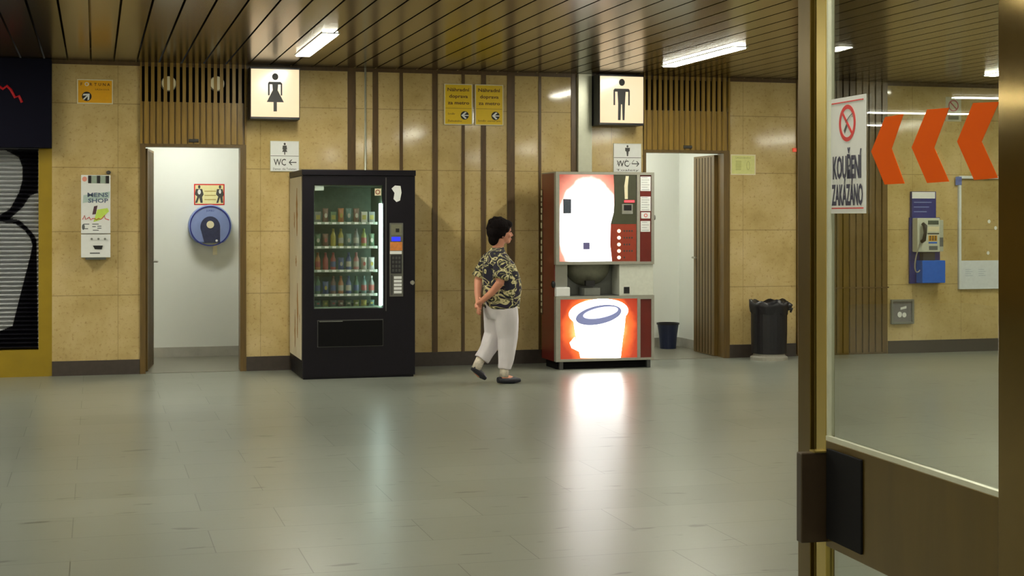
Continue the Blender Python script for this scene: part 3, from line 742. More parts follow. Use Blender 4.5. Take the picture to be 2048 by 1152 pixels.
# delivery flap
a0, a1, b0, b1 = vr(636, 641, 765, 692)
MB().pbox(VB, a0-.006, a1+.006, b0-.006, b1+.008, 0, .004).build('flap_surround', M['dgrey'], t)
MB().pbox(VB, a0, a1, b0, b1, .004, .014).build('delivery_flap', M['black'], t, bevel=.004)
MB().pbox(VB, a0+.01, a0+.22, b1-.008, b1-.002, .014, .016).build('flap_lip', M['mgrey'], t)
a0, a1, b0, b1 = vr(771, 355, 773, 622)
MB().pbox(VB, a0, a1, b0, b1, 0, .003).build('trim_line', M['dgrey'], t)
# control column
a0, a1, b0, b1 = vr(779, 446, 806, 593)
cp = MB().pbox(VB, a0, a1, b0, b1, 0, .008).build('control_panel', mat('panel_grey', (92, 92, 84), .4, var=.25), t, bevel=.002)
def vp(name, r, mt, n0=.008, n1=.012, par=None): q = vr(*r); return MB().pbox(VB, *q, n0, n1).build(name, mt, par or cp)
vp('display', (783, 474, 800, 482), M['lcd'])
vp('orange_sticker', (780, 484, 804, 501), mat('sticker_orange', (206, 128, 60), .5, var=.3))
vp('white_strip', (779.5, 502, 803, 508), M['paper'])
vp('coin_slot', (791, 457, 798, 464), M['ink'], .008, .014)
vp('coin_insert', (782, 449, 803, 470), mat('coin_plate', (112, 112, 92), .4), .008, .010)
vp('keypad_plate', (781, 510, 803, 547), M['plastic'], .008, .010)
kb = MB()
for r_ in range(4):
    for c_ in range(3):
        q = vr(784+c_*6.3, 513+r_*8.3, 788+c_*6.3, 518.5+r_*8.3); kb.pbox(VB, *q, .010, .013)
kb.build('keys', M['dgrey'], cp)
for q in range(5): vp('instruction_label', (787.5, 552.5+q*7.2, 803, 557.8+q*7.2), M['paper'], .008, .010)
vp('reject_slot', (781, 549, 785, 590), M['dgrey'], .008, .010)
pts = [vr(a, b, a, b) for a, b in ((783, 377), (790, 371), (801, 372), (803, 385), (800, 401), (793, 404), (787, 398), (789, 386))]
MB().plate([(q[0], q[3]) for q in pts], VB, 0, .0015).build('torn_sticker', M['paper'], t)
q = vr(630, 371, 648, 381); MB().pbox(VB, *q, -.0155, -.014).build('window_sticker', mat('dull_sticker', (178, 196, 184), .5), t)
q = vr(750, 377, 763, 391); MB().pbox(VB, *q, -.0155, -.0145).build('round_sticker', M['cream'], t)
cxx, czz = P(756, 384, Yf); MB().ring(VB, cxx, czz, .022, .022, -.0145, -.0135, .008).build('emblem', mat('emblem_brown', (150, 84, 60), .5), t)
x, z = P(824, 565, Yf); MB().tube([(x, Yf, z), (x, Yf-.03, z)], .018, 16).box(x-.004, x+.004, Yf-.045, Yf-.03, z-.02, z+.02).build('lock', M['grey'], t)
# goods inside: every one a thing
CAT = {}
ordn = ['first', 'second', 'third', 'fourth', 'fifth', 'sixth', 'seventh', 'eighth']
gm = {k: mat('goods_'+k, tuple(v*.5+50 for v in c), .35, var=.2, scale=20) for k, c in dict(green=(60, 110, 62), yellow=(196, 184, 44), red=(196, 70, 54), cream=(222, 218, 190), brown=(120, 84, 56), white=(226, 232, 226), blue=(54, 84, 150), orange=(214, 120, 46), pink=(226, 140, 130), lime=(150, 176, 60), teal=(90, 140, 130), grey=(130, 140, 130)).items()}  # window haze is mixed into the goods' colours, greying them
rows = [ # (kind, colour) from the keypad side
 [('box', 'grey'), ('box', 'cream'), ('bag', 'brown'), ('bag', 'teal'), ('bag', 'orange'), ('box', 'green'), ('bag', 'brown'), ('box', 'grey')],
 [('bag', 'green'), ('bottle', 'lime'), ('bottle', 'grey'), ('bag', 'teal'), ('bottle', 'yellow'), ('bottle', 'yellow'), ('bag', 'brown'), ('bag', 'green')],
 [('bag', 'white'), ('bag', 'cream'), ('bottle', 'pink'), ('bottle', 'blue'), ('bag', 'blue'), ('bottle', 'red'), ('bottle', 'red'), ('bottle', 'orange')],
 [('bottle', 'white'), ('bottle', 'teal'), ('bottle', 'green'), ('bottle', 'blue'), ('bottle', 'orange'), ('bottle', 'brown'), ('bag', 'blue'), ('bottle', 'green')],
 [('bag', 'teal'), ('bag', 'yellow'), ('bag', 'lime'), ('bag', 'green'), ('bag', 'brown'), ('bag', 'grey'), ('bag', 'lime'), ('bag', 'teal')]]
sn = ['top', 'second', 'third', 'fourth', 'lowest']
span = (tx0-.02)-(wx0+.02); stp = span/8
for r_, row in enumerate(rows):
    zb = shz[r_]+.001; head = (shz[r_-1]-.014 if r_ else wz1)-zb
    for c_, (kd, cl) in enumerate(row):
        x = tx0-.02-stp*(c_+.5); y = Yf+.15; nm = {'box': 'snack_box', 'bag': 'snack_bag', 'bottle': 'drink_bottle'}[kd]
        lab = '%s %s on the %s shelf in the vending machine, %s from lit tube' % (cl, {'box': 'snack box', 'bag': 'snack bag', 'bottle': 'drink bottle'}[kd], sn[r_], ordn[c_])
        g_ = 'goods on the %s shelf of the vending machine' % sn[r_]
        o = thing(nm, lab, {'box': 'box', 'bag': 'bag', 'bottle': 'bottle'}[kd], (x, y, zb), group=g_)
        hgt = min(head*.82, .185); r = stp*.36
        if kd == 'bottle':
            MB().loft([(zb, x, y, r*.9, r*.9), (zb+.01, x, y, r, r), (zb+hgt*.6, x, y, r, r), (zb+hgt*.78, x, y, r*.5, r*.5), (zb+hgt*.88, x, y, r*.4, r*.4)], 14).build('body', gm['grey' if cl in ('white',) else cl], o, smooth=True)
            MB().loft([(zb+hgt*.2, x, y, r*1.02, r*1.02), (zb+hgt*.5, x, y, r*1.02, r*1.02)], 14).build('label_wrap', gm[random.choice(['cream', cl, 'red', 'blue'])], o)
            MB().loft([(zb+hgt*.88, x, y, r*.45, r*.45), (zb+hgt, x, y, r*.45, r*.45)], 12).build('cap', gm[cl], o)
        elif kd == 'bag':
            hgt *= .72
            MB().loft([(zb, x, y, r*1.1, .006), (zb+hgt*.08, x, y, r*1.1, .01), (zb+hgt*.3, x, y, r*1.0, .028), (zb+hgt*.7, x, y, r*1.0, .028), (zb+hgt*.93, x, y, r*1.1, .008), (zb+hgt, x, y, r*1.12, .004)], 16).build('pouch', gm[cl], o, smooth=True)
            MB().ell(basis(y-.028), x, zb+hgt*.5, r*.5, hgt*.16, 0, .002, 16).build('print', gm[random.choice(['cream', 'yellow', 'red'])], o)
        else:
            hgt *= .55
            MB().box(x-r*1.1, x+r*1.1, y-.02, y+.02, zb, zb+hgt).build('carton', gm[cl], o, bevel=.003)
            MB().pbox(basis(y-.02), x-r*.7, x+r*.7, zb+hgt*.3, zb+hgt*.7, 0, .001).build('print', gm['yellow'], o)

# ================================================================== COFFEE MACHINE
Yc = -.72; CB = basis(Yc)
def cr(a, b, c, d): return rect(a, b, c, d, Yc)
cx0, cx1 = PX(1112, Yc), PX(1308.5, Yc); ctop = PZ(1200, 344, Yc)
zu0 = PZ(1200, 529, Yc); zl1 = PZ(1200, 592, Yc); zl0 = PZ(1200, 722, Yc)
t = thing('coffee_machine', 'red and grey hot drinks machine with blown-out lit cup pictures, by the men\'s door', 'vending machine', ((cx0+cx1)/2, Yc/2, 0))
body = MB().box(cx0+.004, cx1-.004, Yc+.06, -.26, zl0, zl1).box(cx0+.004, cx1-.004, Yc+.06, -.26, zu0, ctop-.012).box(cx0+.004, cx1-.004, Yc+.28, -.26, zl1, zu0)
body.build('cabinet', M['redm'], t, bevel=.004)
MB().box(cx0, cx1, Yc, -.25, ctop-.012, ctop).build('top_cap', M['grey'], t)
sp = MB().box(cx0, cx0+.01, Yc+.06, -.25, zl0, ctop-.012).build('side_panel', M['redm'], t)
# dashed decoration on the rear edge of the side
st = MB().box(cx0-.006, cx0, -.285, -.25, .5, ctop-.16).build('side_trim', M['strip'], t)
ds = MB(); zz = .52
while zz < ctop-.2:
    h2 = random.uniform(.03, .06); ds.box(cx0-.012, cx0-.006, -.280, -.258, zz, zz+h2); zz += h2+random.uniform(.015, .03)
ds.build('dash_marks', M['cream'], st)
MB().box(cx0+.03, cx1-.03, Yc+.08, -.3, .0, zl0).build('plinth', M['black'], t)
for x in (cx0+.04, cx1-.07):
    for y in (Yc+.01, -.32): MB().box(x, x+.035, y, y+.035, 0, zl0).build('leg', M['dgrey'], t)
# upper door
u0 = (cx0, cx1, zu0, ctop-.012)
pa = cr(1119, 349, 1274, 523); pb = cr(1280, 350, 1303, 523)
fr = MB()
frame(fr, cx0, pa[1]+.004, zu0, ctop-.012, pa[0], pa[1], pa[2], pa[3], -.06, .0, CB)
frame(fr, pa[1]+.004, cx1, zu0, ctop-.012, pb[0], pb[1], pb[2], pb[3], -.06, .0, CB)
ud = fr.build('upper_door', M['grey'], t)
r1 = cr(1119, 349, 1229, 523)
m = radial_emit('cup_picture_upper', (PX(1180, Yc), Yc, PZ(1180, 455, Yc)), ((r1[1]-r1[0])*.52, (r1[3]-r1[2])*.55),
                [(0, (1, 1, 1)), (.50, (1, .97, .95)), (.62, (.24, .11, .08)), (.78, (.11, .028, .02)), (1, (.09, .022, .011))], 4.4, .25)
MB().pbox(CB, *r1, -.03, -.012).build('lit_picture', m, ud)
# panel edge bulging to the right of the picture: dark glossy selection panel and red button panel
def cpt(l): return [(PX(a, Yc), PZ(a, b, Yc)) for a, b in l]
MB().plate(cpt([(1228, 349), (1273, 349), (1273, 448), (1222, 448), (1228, 425), (1230, 395)]), CB, -.012, -.006).build('selection_panel', mat('smoked_panel', (70, 72, 56), .2, var=.35, scale=5), ud)
MB().plate(cpt([(1222, 448), (1273, 448), (1273, 523), (1225, 523), (1221, 490)]), CB, -.012, -.006).build('button_panel', M['redbtn'], ud)
MB().plate(cpt([(1252, 352), (1258, 352), (1256, 372), (1256, 398), (1250, 398), (1249, 372)]), CB, -.006, -.005).build('cup_print', M['cream'], ud)
def cpx(name, r, mt, n0=-.006, n1=0.0, par=None): return MB().pbox(CB, *cr(*r), n0, n1).build(name, mt, par or ud)
cpx('red_display', (1249, 400.5, 1269, 405), M['redlcd'])
cpx('coin_plate', (1244, 408, 1266, 428), M['steel'], -.006, -.002); cpx('coin_slot', (1248, 410, 1263, 421), M['ink'], -.002, 0)
for q, yy in enumerate((462, 475.5, 489, 502, 515)):
    x, z = P(1238, yy, Yc)
    bt = MB().tube([(x, Yc+.006, z), (x, Yc-.004, z)], .017, 16).build('button', M['btn'], ud)
    d = MB()
    for k in range(1, (5, 5, 4, 5, 2)[q]):
        d.ell(CB, x+.03+k*.026-.0, z, .008, .010, -.006, -.004, 12)
    d.build('icons', M['dgrey'], ud)
cpx('strip_panel', (1280, 350, 1303, 523), M['redm'], -.03, -.012)
for r_, nm in (((1281.5, 353, 1302, 382), 'notice_label'), ((1281.5, 393, 1302, 422), 'notice_label'), ((1283, 424.5, 1301, 437), 'notice_label'), ((1282, 442, 1301, 463.5), 'notice_label')):
    lb = cpx(nm, r_, M['paper'], -.012, -.009)
    q = cr(*r_); b = MB(); hh_ = q[3]-q[2]; nl = max(2, int(hh_/.022))
    if r_[1] == 424.5: b.ring(CB, (q[0]+q[1])/2, (q[2]+q[3])/2, .018, .018, -.009, -.008, .006)
    else:
        for k in range(nl): b.pbox(CB, q[0]+.012, q[1]-.012-.02*(k % 2), q[2]+hh_*(k+.5)/nl, q[2]+hh_*(k+.5)/nl+.003, -.009, -.0082)
    b.build('print', M['red'] if r_[1] == 424.5 else M['gink'], lb)
cpx('dark_sticker', (1127, 398, 1143, 427), mat('sticker_photo', (70, 78, 92), .5, var=.6, scale=60), -.012, -.010)
cpx('square_sticker', (1167, 485, 1180, 499), mat('sticker_violet', (110, 106, 160), .5), -.012, -.010)
x, z = P(1310, 435, Yc)
MB().tube([(cx1-.002, Yc+.04, z), (cx1+.02, Yc+.04, z)], .025, 14).build('lock', M['mgrey'], ud)
# middle recess with the cup bay
MB().box(cx0+.004, cx1-.004, Yc+.24, Yc+.28, zl1, zu0).build('bay_back', M['mgrey'], t)
q = cr(1112, 530, 1141, 592); MB().plate([(cx0+.004, zl1), (q[1], zl1), (q[1], zu0), (cx0+.004, zu0)], CB, -.24, -.10).build('bay_cheek', M['steel'], t)
MB().box(cx0+.004, q[1], Yc+.01, Yc+.1, zl1, zl1+.085).build('shelf_block', M['paper'], t, bevel=.006)
q = cr(1240, 530, 1308, 592); sb = MB().box(q[0], cx1-.002, Yc+.02, Yc+.24, zl1, zu0).build('return_panel', mat('return_white', (206, 208, 196), .4), t, bevel=.004)
r_ = cr(1249, 574, 1260, 587); MB().pbox(basis(Yc+.02), *r_, 0, .006).build('change_cup', M['ink'], sb)
# half-round hood hanging in the bay
hc = PX(1189, Yc); hw = PX(1235, Yc)-hc; hd = MB(); vs = []; fs = []; n1_ = 28
dz = zu0-PZ(1189, 574, Yc)
for j in range(9):
    s_ = j/8*math.pi/2
    for i in range(n1_+1):
        a = math.pi*i/n1_; vs.append((hc-hw*math.cos(a)*math.cos(s_*.98), Yc+.24-.2*math.sin(a)*math.cos(s_*.98), zu0-dz*math.sin(s_)))
for j in range(8):
    for i in range(n1_): k = j*(n1_+1)+i; fs.append((k, k+1, k+n1_+2, k+n1_+1))
hd.add(vs, fs); hd.build('cup_hood', mat('smoky_grey_hood', (112, 112, 96), .25, var=.2), t, smooth=True)
q = cr(1174, 562, 1192, 572); MB().pbox(CB, *q, -.08, -.03).build('spout', M['ink'], t)
q = cr(1172, 574, 1204, 590); MB().box(q[0], q[1], Yc+.05, Yc+.22, zl1, q[3]-.01).build('cup_stand', M['mgrey'], t, bevel=.004)
q = cr(1141, 580, 1240, 592); MB().box(q[0], q[1], Yc+.02, Yc+.24, zl1-.002, zl1+.006).build('drip_grid', M['dgrey'], t)
x, z = P(1108, 569, Yc+.03); MB().sphere((cx0-.012, Yc+.05, z), (.022, .03, .035)).build('side_knob', M['plastic'], t, smooth=True)
# lower door with the lit cup
pc = cr(1121, 598, 1275, 717); pd = cr(1281, 598, 1303, 715)
fr = MB()
frame(fr, cx0, pc[1]+.004, zl0, zl1, pc[0], pc[1], pc[2], pc[3], -.06, .0, CB)
frame(fr, pc[1]+.004, cx1, zl0, zl1, pd[0], pd[1], pd[2], pd[3], -.06, .0, CB)
ld = fr.build('lower_door', M['grey'], t)
m = radial_emit('cup_picture_lower', (PX(1200, Yc), Yc, PZ(1200, 660, Yc)), ((pc[1]-pc[0])*.46, (pc[3]-pc[2])*.70),
                [(0, (1, .9, .55)), (.38, (1, .60, .2)), (.50, (.8, .15, .03)), (.62, (.28, .025, .01)), (.85, (.10, .01, .008))], 1.7, .35)
MB().pbox(CB, *pc, -.03, -.012).build('lit_picture', m, ld)
wm = emitter('cup_white_backlit', (255, 250, 246), 7.5)
c_ = MB().plate(cpt([(1146, 632), (1252, 632), (1249, 660), (1246, 680), (1242, 716), (1162, 716), (1158, 700), (1152, 672)]), CB, -.012, -.010)
c_.plate(cpt([(1150, 674), (1140, 686), (1144, 696), (1160, 704)]), CB, -.012, -.0101)
cup = c_.build('cup_picture', wm, ld)
ra = (PX(1257, Yc)-PX(1138, Yc))/2; ecx = PX(1198, Yc)
MB().ell(CB, ecx, PZ(1198, 625, Yc), ra, ra*.43, -.010, -.0095, 40, .06).build('cup_rim', wm, cup)
MB().ell(CB, ecx, PZ(1198, 630, Yc), ra*.78, ra*.30, -.0095, -.0088, 40, .17).build('cup_drink', emitter('cup_liquid', (120, 126, 166), .62), cup)
MB().ell(CB, ecx+.02, PZ(1198, 625.5, Yc), ra*.60, ra*.17, -.0088, -.0082, 40, .17).build('cup_shine', emitter('cup_liquid_light', (214, 216, 238), .95), cup)
MB().pbox(CB, *pd, -.03, -.012).build('strip_panel', M['redm'], ld)

# ================================================================== BIN BY THE STONE WALL
x, _ = P(1538, 722, -.28); yb_ = -.28
t = thing('litter_bin', 'black round litter bin lined with a bag on a metal foot, by the stone wall', 'bin', (x, yb_, 0))
rb = .183
zt = PZ(1540, 601, yb_)
rg = [(.07, x, yb_, rb*.97, rb*.97), (.3, x, yb_, rb, rb), (zt-.05, x, yb_, rb*1.0, rb*1.0)]
MB().loft(rg, 32).build('body', mat('bin_speckled', (15, 13, 20), .4, var=.7, scale=40), t, smooth=False)
vs = []; fs = []; sg = 48
for j, (zz, rr_) in enumerate(((zt-.13, rb*1.02), (zt-.06, rb*1.06), (zt-.005, rb*1.06), (zt, rb*.98), (zt-.06, rb*.9))):
    for k in range(sg):
        a = 2*math.pi*k/sg; w2 = 1+.03*math.sin(a*9+j)+.02*math.sin(a*5)
        vs.append((x+rr_*w2*math.cos(a), yb_+rr_*w2*math.sin(a), zz+(.012*math.sin(a*7)+.01*math.sin(a*3) if j in (0, 2, 3) else 0)))
for j in range(4):
    for k in range(sg): l = (k+1) % sg; fs.append((j*sg+k, j*sg+l, (j+1)*sg+l, (j+1)*sg+k))
lb = MB().add(vs, fs).build('liner_bag', M['bag'], t, smooth=True)
MB().tube([(x+rb*.85, yb_-.05, zt-.06), (x+rb*1.12, yb_-.06, zt-.05), (x+rb*1.28, yb_-.06, zt-.045)], [.05, .035, .006], 10).tube([(x+rb*.9, yb_-.06, zt-.07), (x+rb*1.2, yb_-.07, zt-.09), (x+rb*1.12, yb_-.07, zt-.12)], [.03, .02, .012], 10).build('bag_knot', M['bag'], lb, smooth=True)
MB().loft([(0, x, yb_, rb*1.04, rb*1.04), (.03, x, yb_, rb*1.04, rb*1.04), (.045, x, yb_, rb*.9, rb*.9), (.07, x, yb_, rb*.85, rb*.85)], 32).build('foot_ring', M['grey'], t, smooth=False)
# small red alarm button at the edge of the stone
x, z = P(1589, 300, -.01)
tag(MB().box(x-.02, x+.02, -.02, -.001, z-.02, z+.02).build('alarm_tag', mat('red_tag', (232, 84, 60), .4, emit=(232, 84, 60), estr=.3), bevel=.003), 'tiny red tag at the edge of the stone wall beside the glass door post', 'tag')

# ================================================================== TELEPHONE WALL
Yt = -.14
TB = basis(Yt)
def tr(a, b, c, d, Y=Yt): return rect(a, b, c, d, Y)
a = tr(1820, 435, 1872, 567, -.03)
t = thing('payphone', 'blue and grey wall payphone with black handset, seen through the glass door', 'telephone', ((a[0]+a[1])/2, -.07, a[2]))
MB().box(a[0], a[1]+.05, -.03, -.001, a[2], a[3]).build('back_plate', M['dblue'], t, bevel=.004)
q = tr(1823, 383, 1871, 436, -.03); hb_ = MB().box(q[0], q[1], -.04, -.001, q[2], q[3]).build('header_board', M['dblue'], t)
q = tr(1824, 384, 1870, 397, -.04); MB().pbox(basis(-.04), *q, 0, .002).build('header_strip', M['paper'], hb_)
q = tr(1826, 400, 1868, 404, -.04); b = MB()
for k in range(3): b.pbox(basis(-.04), q[0]+.01, q[1]-.03*(k+1), q[3]-.05*k-.03, q[3]-.05*k-.02, 0, .002)
b.build('header_print', M['blueg'], hb_)
q = tr(1835, 436, 1880, 504); pb_ = MB().box(q[0], q[1], Yt, -.031, q[2], q[3]).build('phone_body', mat('phone_grey', (196, 200, 184), .4), t, bevel=.008)
q = tr(1880.5, 440, 1889, 503); MB().box(q[0], q[1], Yt+.02, -.03, q[2], q[3]).build('side_module', mat('phone_side', (176, 180, 166), .4), t, bevel=.004)
def tp(name, r, mt, n0=0, n1=.003): return MB().pbox(TB, *tr(*r), n0, n1).build(name, mt, pb_)
tp('display', (1856, 441, 1877, 449), mat('phone_lcd', (70, 84, 76), .3)); tp('instruction_panel', (1856, 453, 1878, 463), M['cream'])
tp('card_slot', (1855, 466, 1878, 468.5), M['dgrey']); tp('keypad', (1857, 471, 1874, 482), M['orangey']); tp('blue_key_row', (1857, 484, 1874, 487), M['blue']); tp('coin_return', (1858, 492, 1875, 500), M['gink'])
b = MB()
for i in range(3):
    for j in range(3):
        q = tr(1858.5+i*5.2, 472+j*3.2, 1862+i*5.2, 474.2+j*3.2); b.pbox(TB, *q, .003, .006)
b.build('keys', M['dgrey'], pb_)
tp('side_sticker', (1881, 475, 1888, 493), M['gink'], -.018, -.014)
hx, hz1 = P(1844.5, 450, Yt); _, hz0 = P(1840, 482, Yt)
MB().tube([(hx-.012, Yt-.03, hz1+.015), (hx, Yt-.055, hz1-.01), (hx, Yt-.06, (hz0+hz1)/2), (hx-.012, Yt-.055, hz0+.01), (hx-.028, Yt-.03, hz0-.008)], [.02, .024, .017, .022, .020], 14).build('handset', M['plastic'], t, smooth=True)
cpts = []
x1_, z1_ = P(1836, 488, Yt)
for k in range(40):
    s_ = k/39; xx = x1_+.01-.07*math.sin(s_*math.pi)*(1-s_*.3)+.03*s_; zz_ = z1_-.30*math.sin(s_*math.pi*.62)
    cpts.append((xx, Yt-.02+.05*s_, zz_))
MB().tube(cpts, .007, 8).build('cord', M['grey'], t, smooth=True)
q = tr(1846, 505, 1870, 523, -.1); MB().box(q[0], q[1], -.1, -.031, q[2], q[3]).build('lower_neck', M['dgrey'], t)
q = tr(1845, 521, 1891, 566, -.16); MB().box(q[0], q[1], -.16, -.031, q[2], q[3]).build('shelf_box', M['blue'], t, bevel=.006)
# small glass-fronted socket box
q = rect(1783, 599, 1828, 648, -.03)
t = thing('wall_box', 'small square metal box with smudged white front low on the telephone wall', 'box', ((q[0]+q[1])/2, -.015, q[2]))
b = MB(); B = basis(-.03); frame(b, q[0], q[1], q[2], q[3], q[0]+.022, q[1]-.022, q[2]+.022, q[3]-.022, -.029, .006, B); b.build('frame', M['mgrey'], t, bevel=.003)
MB().pbox(B, q[0]+.022, q[1]-.022, q[2]+.022, q[3]-.022, -.02, -.012).build('front', mat('box_face', (120, 118, 120), .3, var=.3), t)
cx, cz = (q[0]+q[1])/2, (q[2]+q[3])/2
MB().ell(B, cx-.03, cz-.03, .026, .03, -.012, -.010).ell(B, cx+.025, cz-.035, .024, .026, -.012, -.010).plate([(cx-.02, cz+.02), (cx+.05, cz+.035), (cx+.05, cz+.06), (cx-.02, cz+.045)], B, -.012, -.010).build('white_marks', M['paper'], t)
# perspex board with printed sheet
q0 = P(1918, 350, -.03); q1 = P(2004, 350, -.03); zb0 = PZ(1960, 578, -.03); zb1 = PZ(1960, 352, -.03); zm = PZ(1960, 521, -.03)
t = thing('notice_board', 'large clear board with white rim and white sheet at its foot, on the stone', 'notice board', ((q0[0]+q1[0])/2, -.02, zb0))
B = basis(-.03); b = MB(); frame(b, q0[0], q1[0]+.05, zb0, zb1, q0[0]+.028, q1[0]+.03, zb0+.01, zb1-.03, -.029, .004, B); b.build('frame', mat('white_rim', (214, 220, 222), .3), t, bevel=.003)
MB().pbox(B, q0[0]+.028, q1[0]+.03, zm, zb1-.03, -.012, -.006).build('cover', M['acrylic'], t)
sh = MB().pbox(B, q0[0]+.028, q1[0]+.03, zb0+.01, zm, -.02, -.004).build('sheet', mat('sheet_white', (214, 220, 226), .5), t)
b = MB()
for c0 in (.08, .24):
    for k in range(4): b.pbox(B, q0[0]+c0, q0[0]+c0+.07+.02*(k % 2), zm-.10-.022*k, zm-.094-.022*k, -.004, -.003)
b.build('print', mat('faint_ink', (176, 186, 200), .6), sh)
MB().pbox(B, q0[0]-.045, q0[0]+.03, zb1-.10, zb1-.01, .004, .006).build('corner_sticker', mat('blue_corner', (96, 110, 170), .5, var=.5, scale=50), t)
b = MB()
for px, py in ((1981, 443), (1994, 456), (1979, 506)):
    x, z = P(px, py, -.05); b.ell(basis(-.022), x, z, .017, .020, 0, .003, 16)
b.build('paper_dots', M['paper'], t)
# small no-smoking notice on the far wall
tt, B, x0, x1, z0, z1, n = panel('smoking_notice', 'small faded no smoking notice high on the stone wall above the telephone', 'notice', (1891, 194, 1922, 243), 0, mat('faded_white', (190, 186, 160), .5), th=.004)
cx = (x0+x1)/2; zz_ = z1-(x1-x0)*.5; r = (x1-x0)*.33
b = MB().ring(B, cx, zz_, r, r, n, n+.001, .012)
b.plate([(cx-r*.75, zz_+r*.6), (cx-r*.6, zz_+r*.75), (cx+r*.75, zz_-r*.6), (cx+r*.6, zz_-r*.75)], B, n, n+.0012)
b.build('pictogram', mat('faded_red', (170, 84, 84), .5), tt)
MB().pbox(B, x0+.03, x1-.03, z0+.02, z0+.06, n, n+.001).build('writing', mat('faded_grey', (120, 116, 96), .5), tt)

# ================================================================== GLASS DOOR IN FRONT
P1 = from_cam(1660, 4.0); P2 = from_cam(2008, 3.18)
GD = (P2-P1); GL = GD.length; GD.normalize(); GN = Vector((-GD.y, GD.x, 0))
if GN.dot(Vector((0, CY, 0))-P1) < 0: GN = -GN       # outward = the side the camera looks at
GB = (P1, GD, Vector((0, 0, 1)), GN)
C3 = Vector((0, CY, EYE))
def G(px, py):
    u = (px-1024)/FPX; v = (HY-py)/FPX
    d = Vector((math.sin(TH)+u*math.cos(TH), math.cos(TH)-u*math.sin(TH), v))
    tt_ = (P1-C3).dot(GN)/d.dot(GN); p = C3+d*tt_
    return ((p-P1).dot(GD), p.z)
rz0, rz1 = .575, .857; DT = 2.45
t = thing('glass_door', 'brown metal framed glass door standing open close by, with orange chevrons', 'door', (P1.x, P1.y, 0))
MB().pbox(GB, -.06, .0, .01, DT, -.010, .012).build('hinge_stile', M['bronzel'], t, bevel=.002)
MB().pbox(GB, GL, GL+.14, .01, DT, -.014, .014).build('lock_stile', mat('polished_bronze', (96, 78, 30), .1, metal=.85, var=.1), t, bevel=.002)
MB().pbox(GB, 0, GL, rz0, rz1, -.016, .012).build('middle_rail', M['bronze'], t, bevel=.002)
MB().pbox(GB, 0, GL, rz1, rz1+.012, .000, .012).pbox(GB, 0, GL, rz1, rz1+.008, -.016, -.008).pbox(GB, 0, .010, rz1+.012, DT-.1, -.008, .010).build('glazing_bead', M['pale'], t)
MB().pbox(GB, 0, GL, .01, .11, -.014, .012).build('bottom_rail', M['bronze'], t, bevel=.002)
MB().pbox(GB, 0, GL, DT-.1, DT, -.014, .012).build('top_rail', M['bronze'], t, bevel=.002)
MB().pbox(GB, .0, GL, rz1, DT-.1, -.006, .0).build('glass_pane', M['door_glass'], t)
MB().pbox(GB, .0, GL, .11, rz0, -.006, .0).build('glass_pane', M['door_glass'], t)
for pts in ([(1771, 234), (1808, 228), (1784, 297), (1810, 367), (1770, 369), (1743, 303)], [(1855, 219), (1899, 215.5), (1869, 295), (1899, 363), (1855, 366), (1824, 295)], [(1947, 206), (1999, 203.5), (1964, 283), (1997, 356), (1949, 360), (1915, 283)]):
    MB().plate([G(*p) for p in pts], GB, .0003, .0012).build('chevron_sticker', M['orange'], t)
# handle: folded plate standing off the door, its shadow laid on as a black plate
z_a, z_b = .588, .826
hn = MB().pbox(GB, -.02, .012, z_a, z_b, -.02, .088).build('handle_plate', mat('handle_bronze', (58, 46, 32), .35, metal=.4, var=.2), t, bevel=.003)
MB().pbox(GB, -.02, .014, z_b, z_b+.004, -.01, .05).build('handle_edge', M['bronzel'], hn)
MB().pbox(GB, .014, .215, z_a+.01, z_b+.012, .012, .018).build('handle_shadow', M['black'], t, bevel=.002)
# no smoking sign on the glass
SGN = thing('no_smoking_sign', 'white no smoking sign lettered KOUŘENÍ ZAKÁZÁNO stuck on the glass door', 'sign', tuple(P1+GD*.11+Vector((0, 0, 1.46))))
a0, zt_ = G(1661, 200); a1, _ = G(1733, 187); zb_ = G(1661, 427)[1]; zt_ = (zt_+G(1733, 187)[1])/2
MB().pbox(GB, a0, a1, zb_, zt_, .0005, .002).build('sign_plate', M['paper'], SGN)
w_, h_ = a1-a0, zt_-zb_; n = .002; b = MB()
MB().pbox(GB, a0+.012, a1-.012, zt_-.014, zt_-.011, n, n+.0006).build('border_line', M['red'], SGN); MB().pbox(GB, a0+.012, a1-.012, zb_+.012, zb_+.015, n, n+.0006).build('border_line', M['red'], SGN)
cx, cz, r = (a0+a1)/2, zb_+h_*.775, h_*.158
b.ring(GB, cx, cz, r*1.0, r, n, n+.0006, .011, 48)
b.plate([(cx-r*.74, cz+r*.62), (cx-r*.62, cz+r*.74), (cx+r*.74, cz-r*.62), (cx+r*.62, cz-r*.74)], GB, n, n+.0008)
b.build('prohibition_ring', M['red'], SGN)
b = MB().plate([(cx-r*.42, cz-r*.38), (cx-r*.1, cz-r*.02), (cx+r*.02, cz-r*.16), (cx-r*.3, cz-r*.56)], GB, n, n+.0005)
b.build('cigarette', M['dgrey'], SGN)
MB().tube([P1+GD*(cx-.01)+GN*(n+.0003)+Vector((0, 0, cz+r*.05)), P1+GD*(cx+.012)+GN*(n+.0003)+Vector((0, 0, cz+r*.35)), P1+GD*(cx+.03)+GN*(n+.0003)+Vector((0, 0, cz+r*.5)), P1+GD*(cx+.028)+GN*(n+.0003)+Vector((0, 0, cz+r*.3))], .0008, 6).build('smoke', M['gink'], SGN)
b = MB().text('KOUŘENÍ', GB, cx, zb_+h_*.305, h_*.195, n, width=w_*.80, bold=.03, align='CENTER')
b.text('ZAKÁZÁNO', GB, cx, zb_+h_*.075, h_*.180, n, width=w_*.86, bold=.03, align='CENTER')
b.build('lettering', mat('navy_ink', (38, 36, 66), .5), SGN)
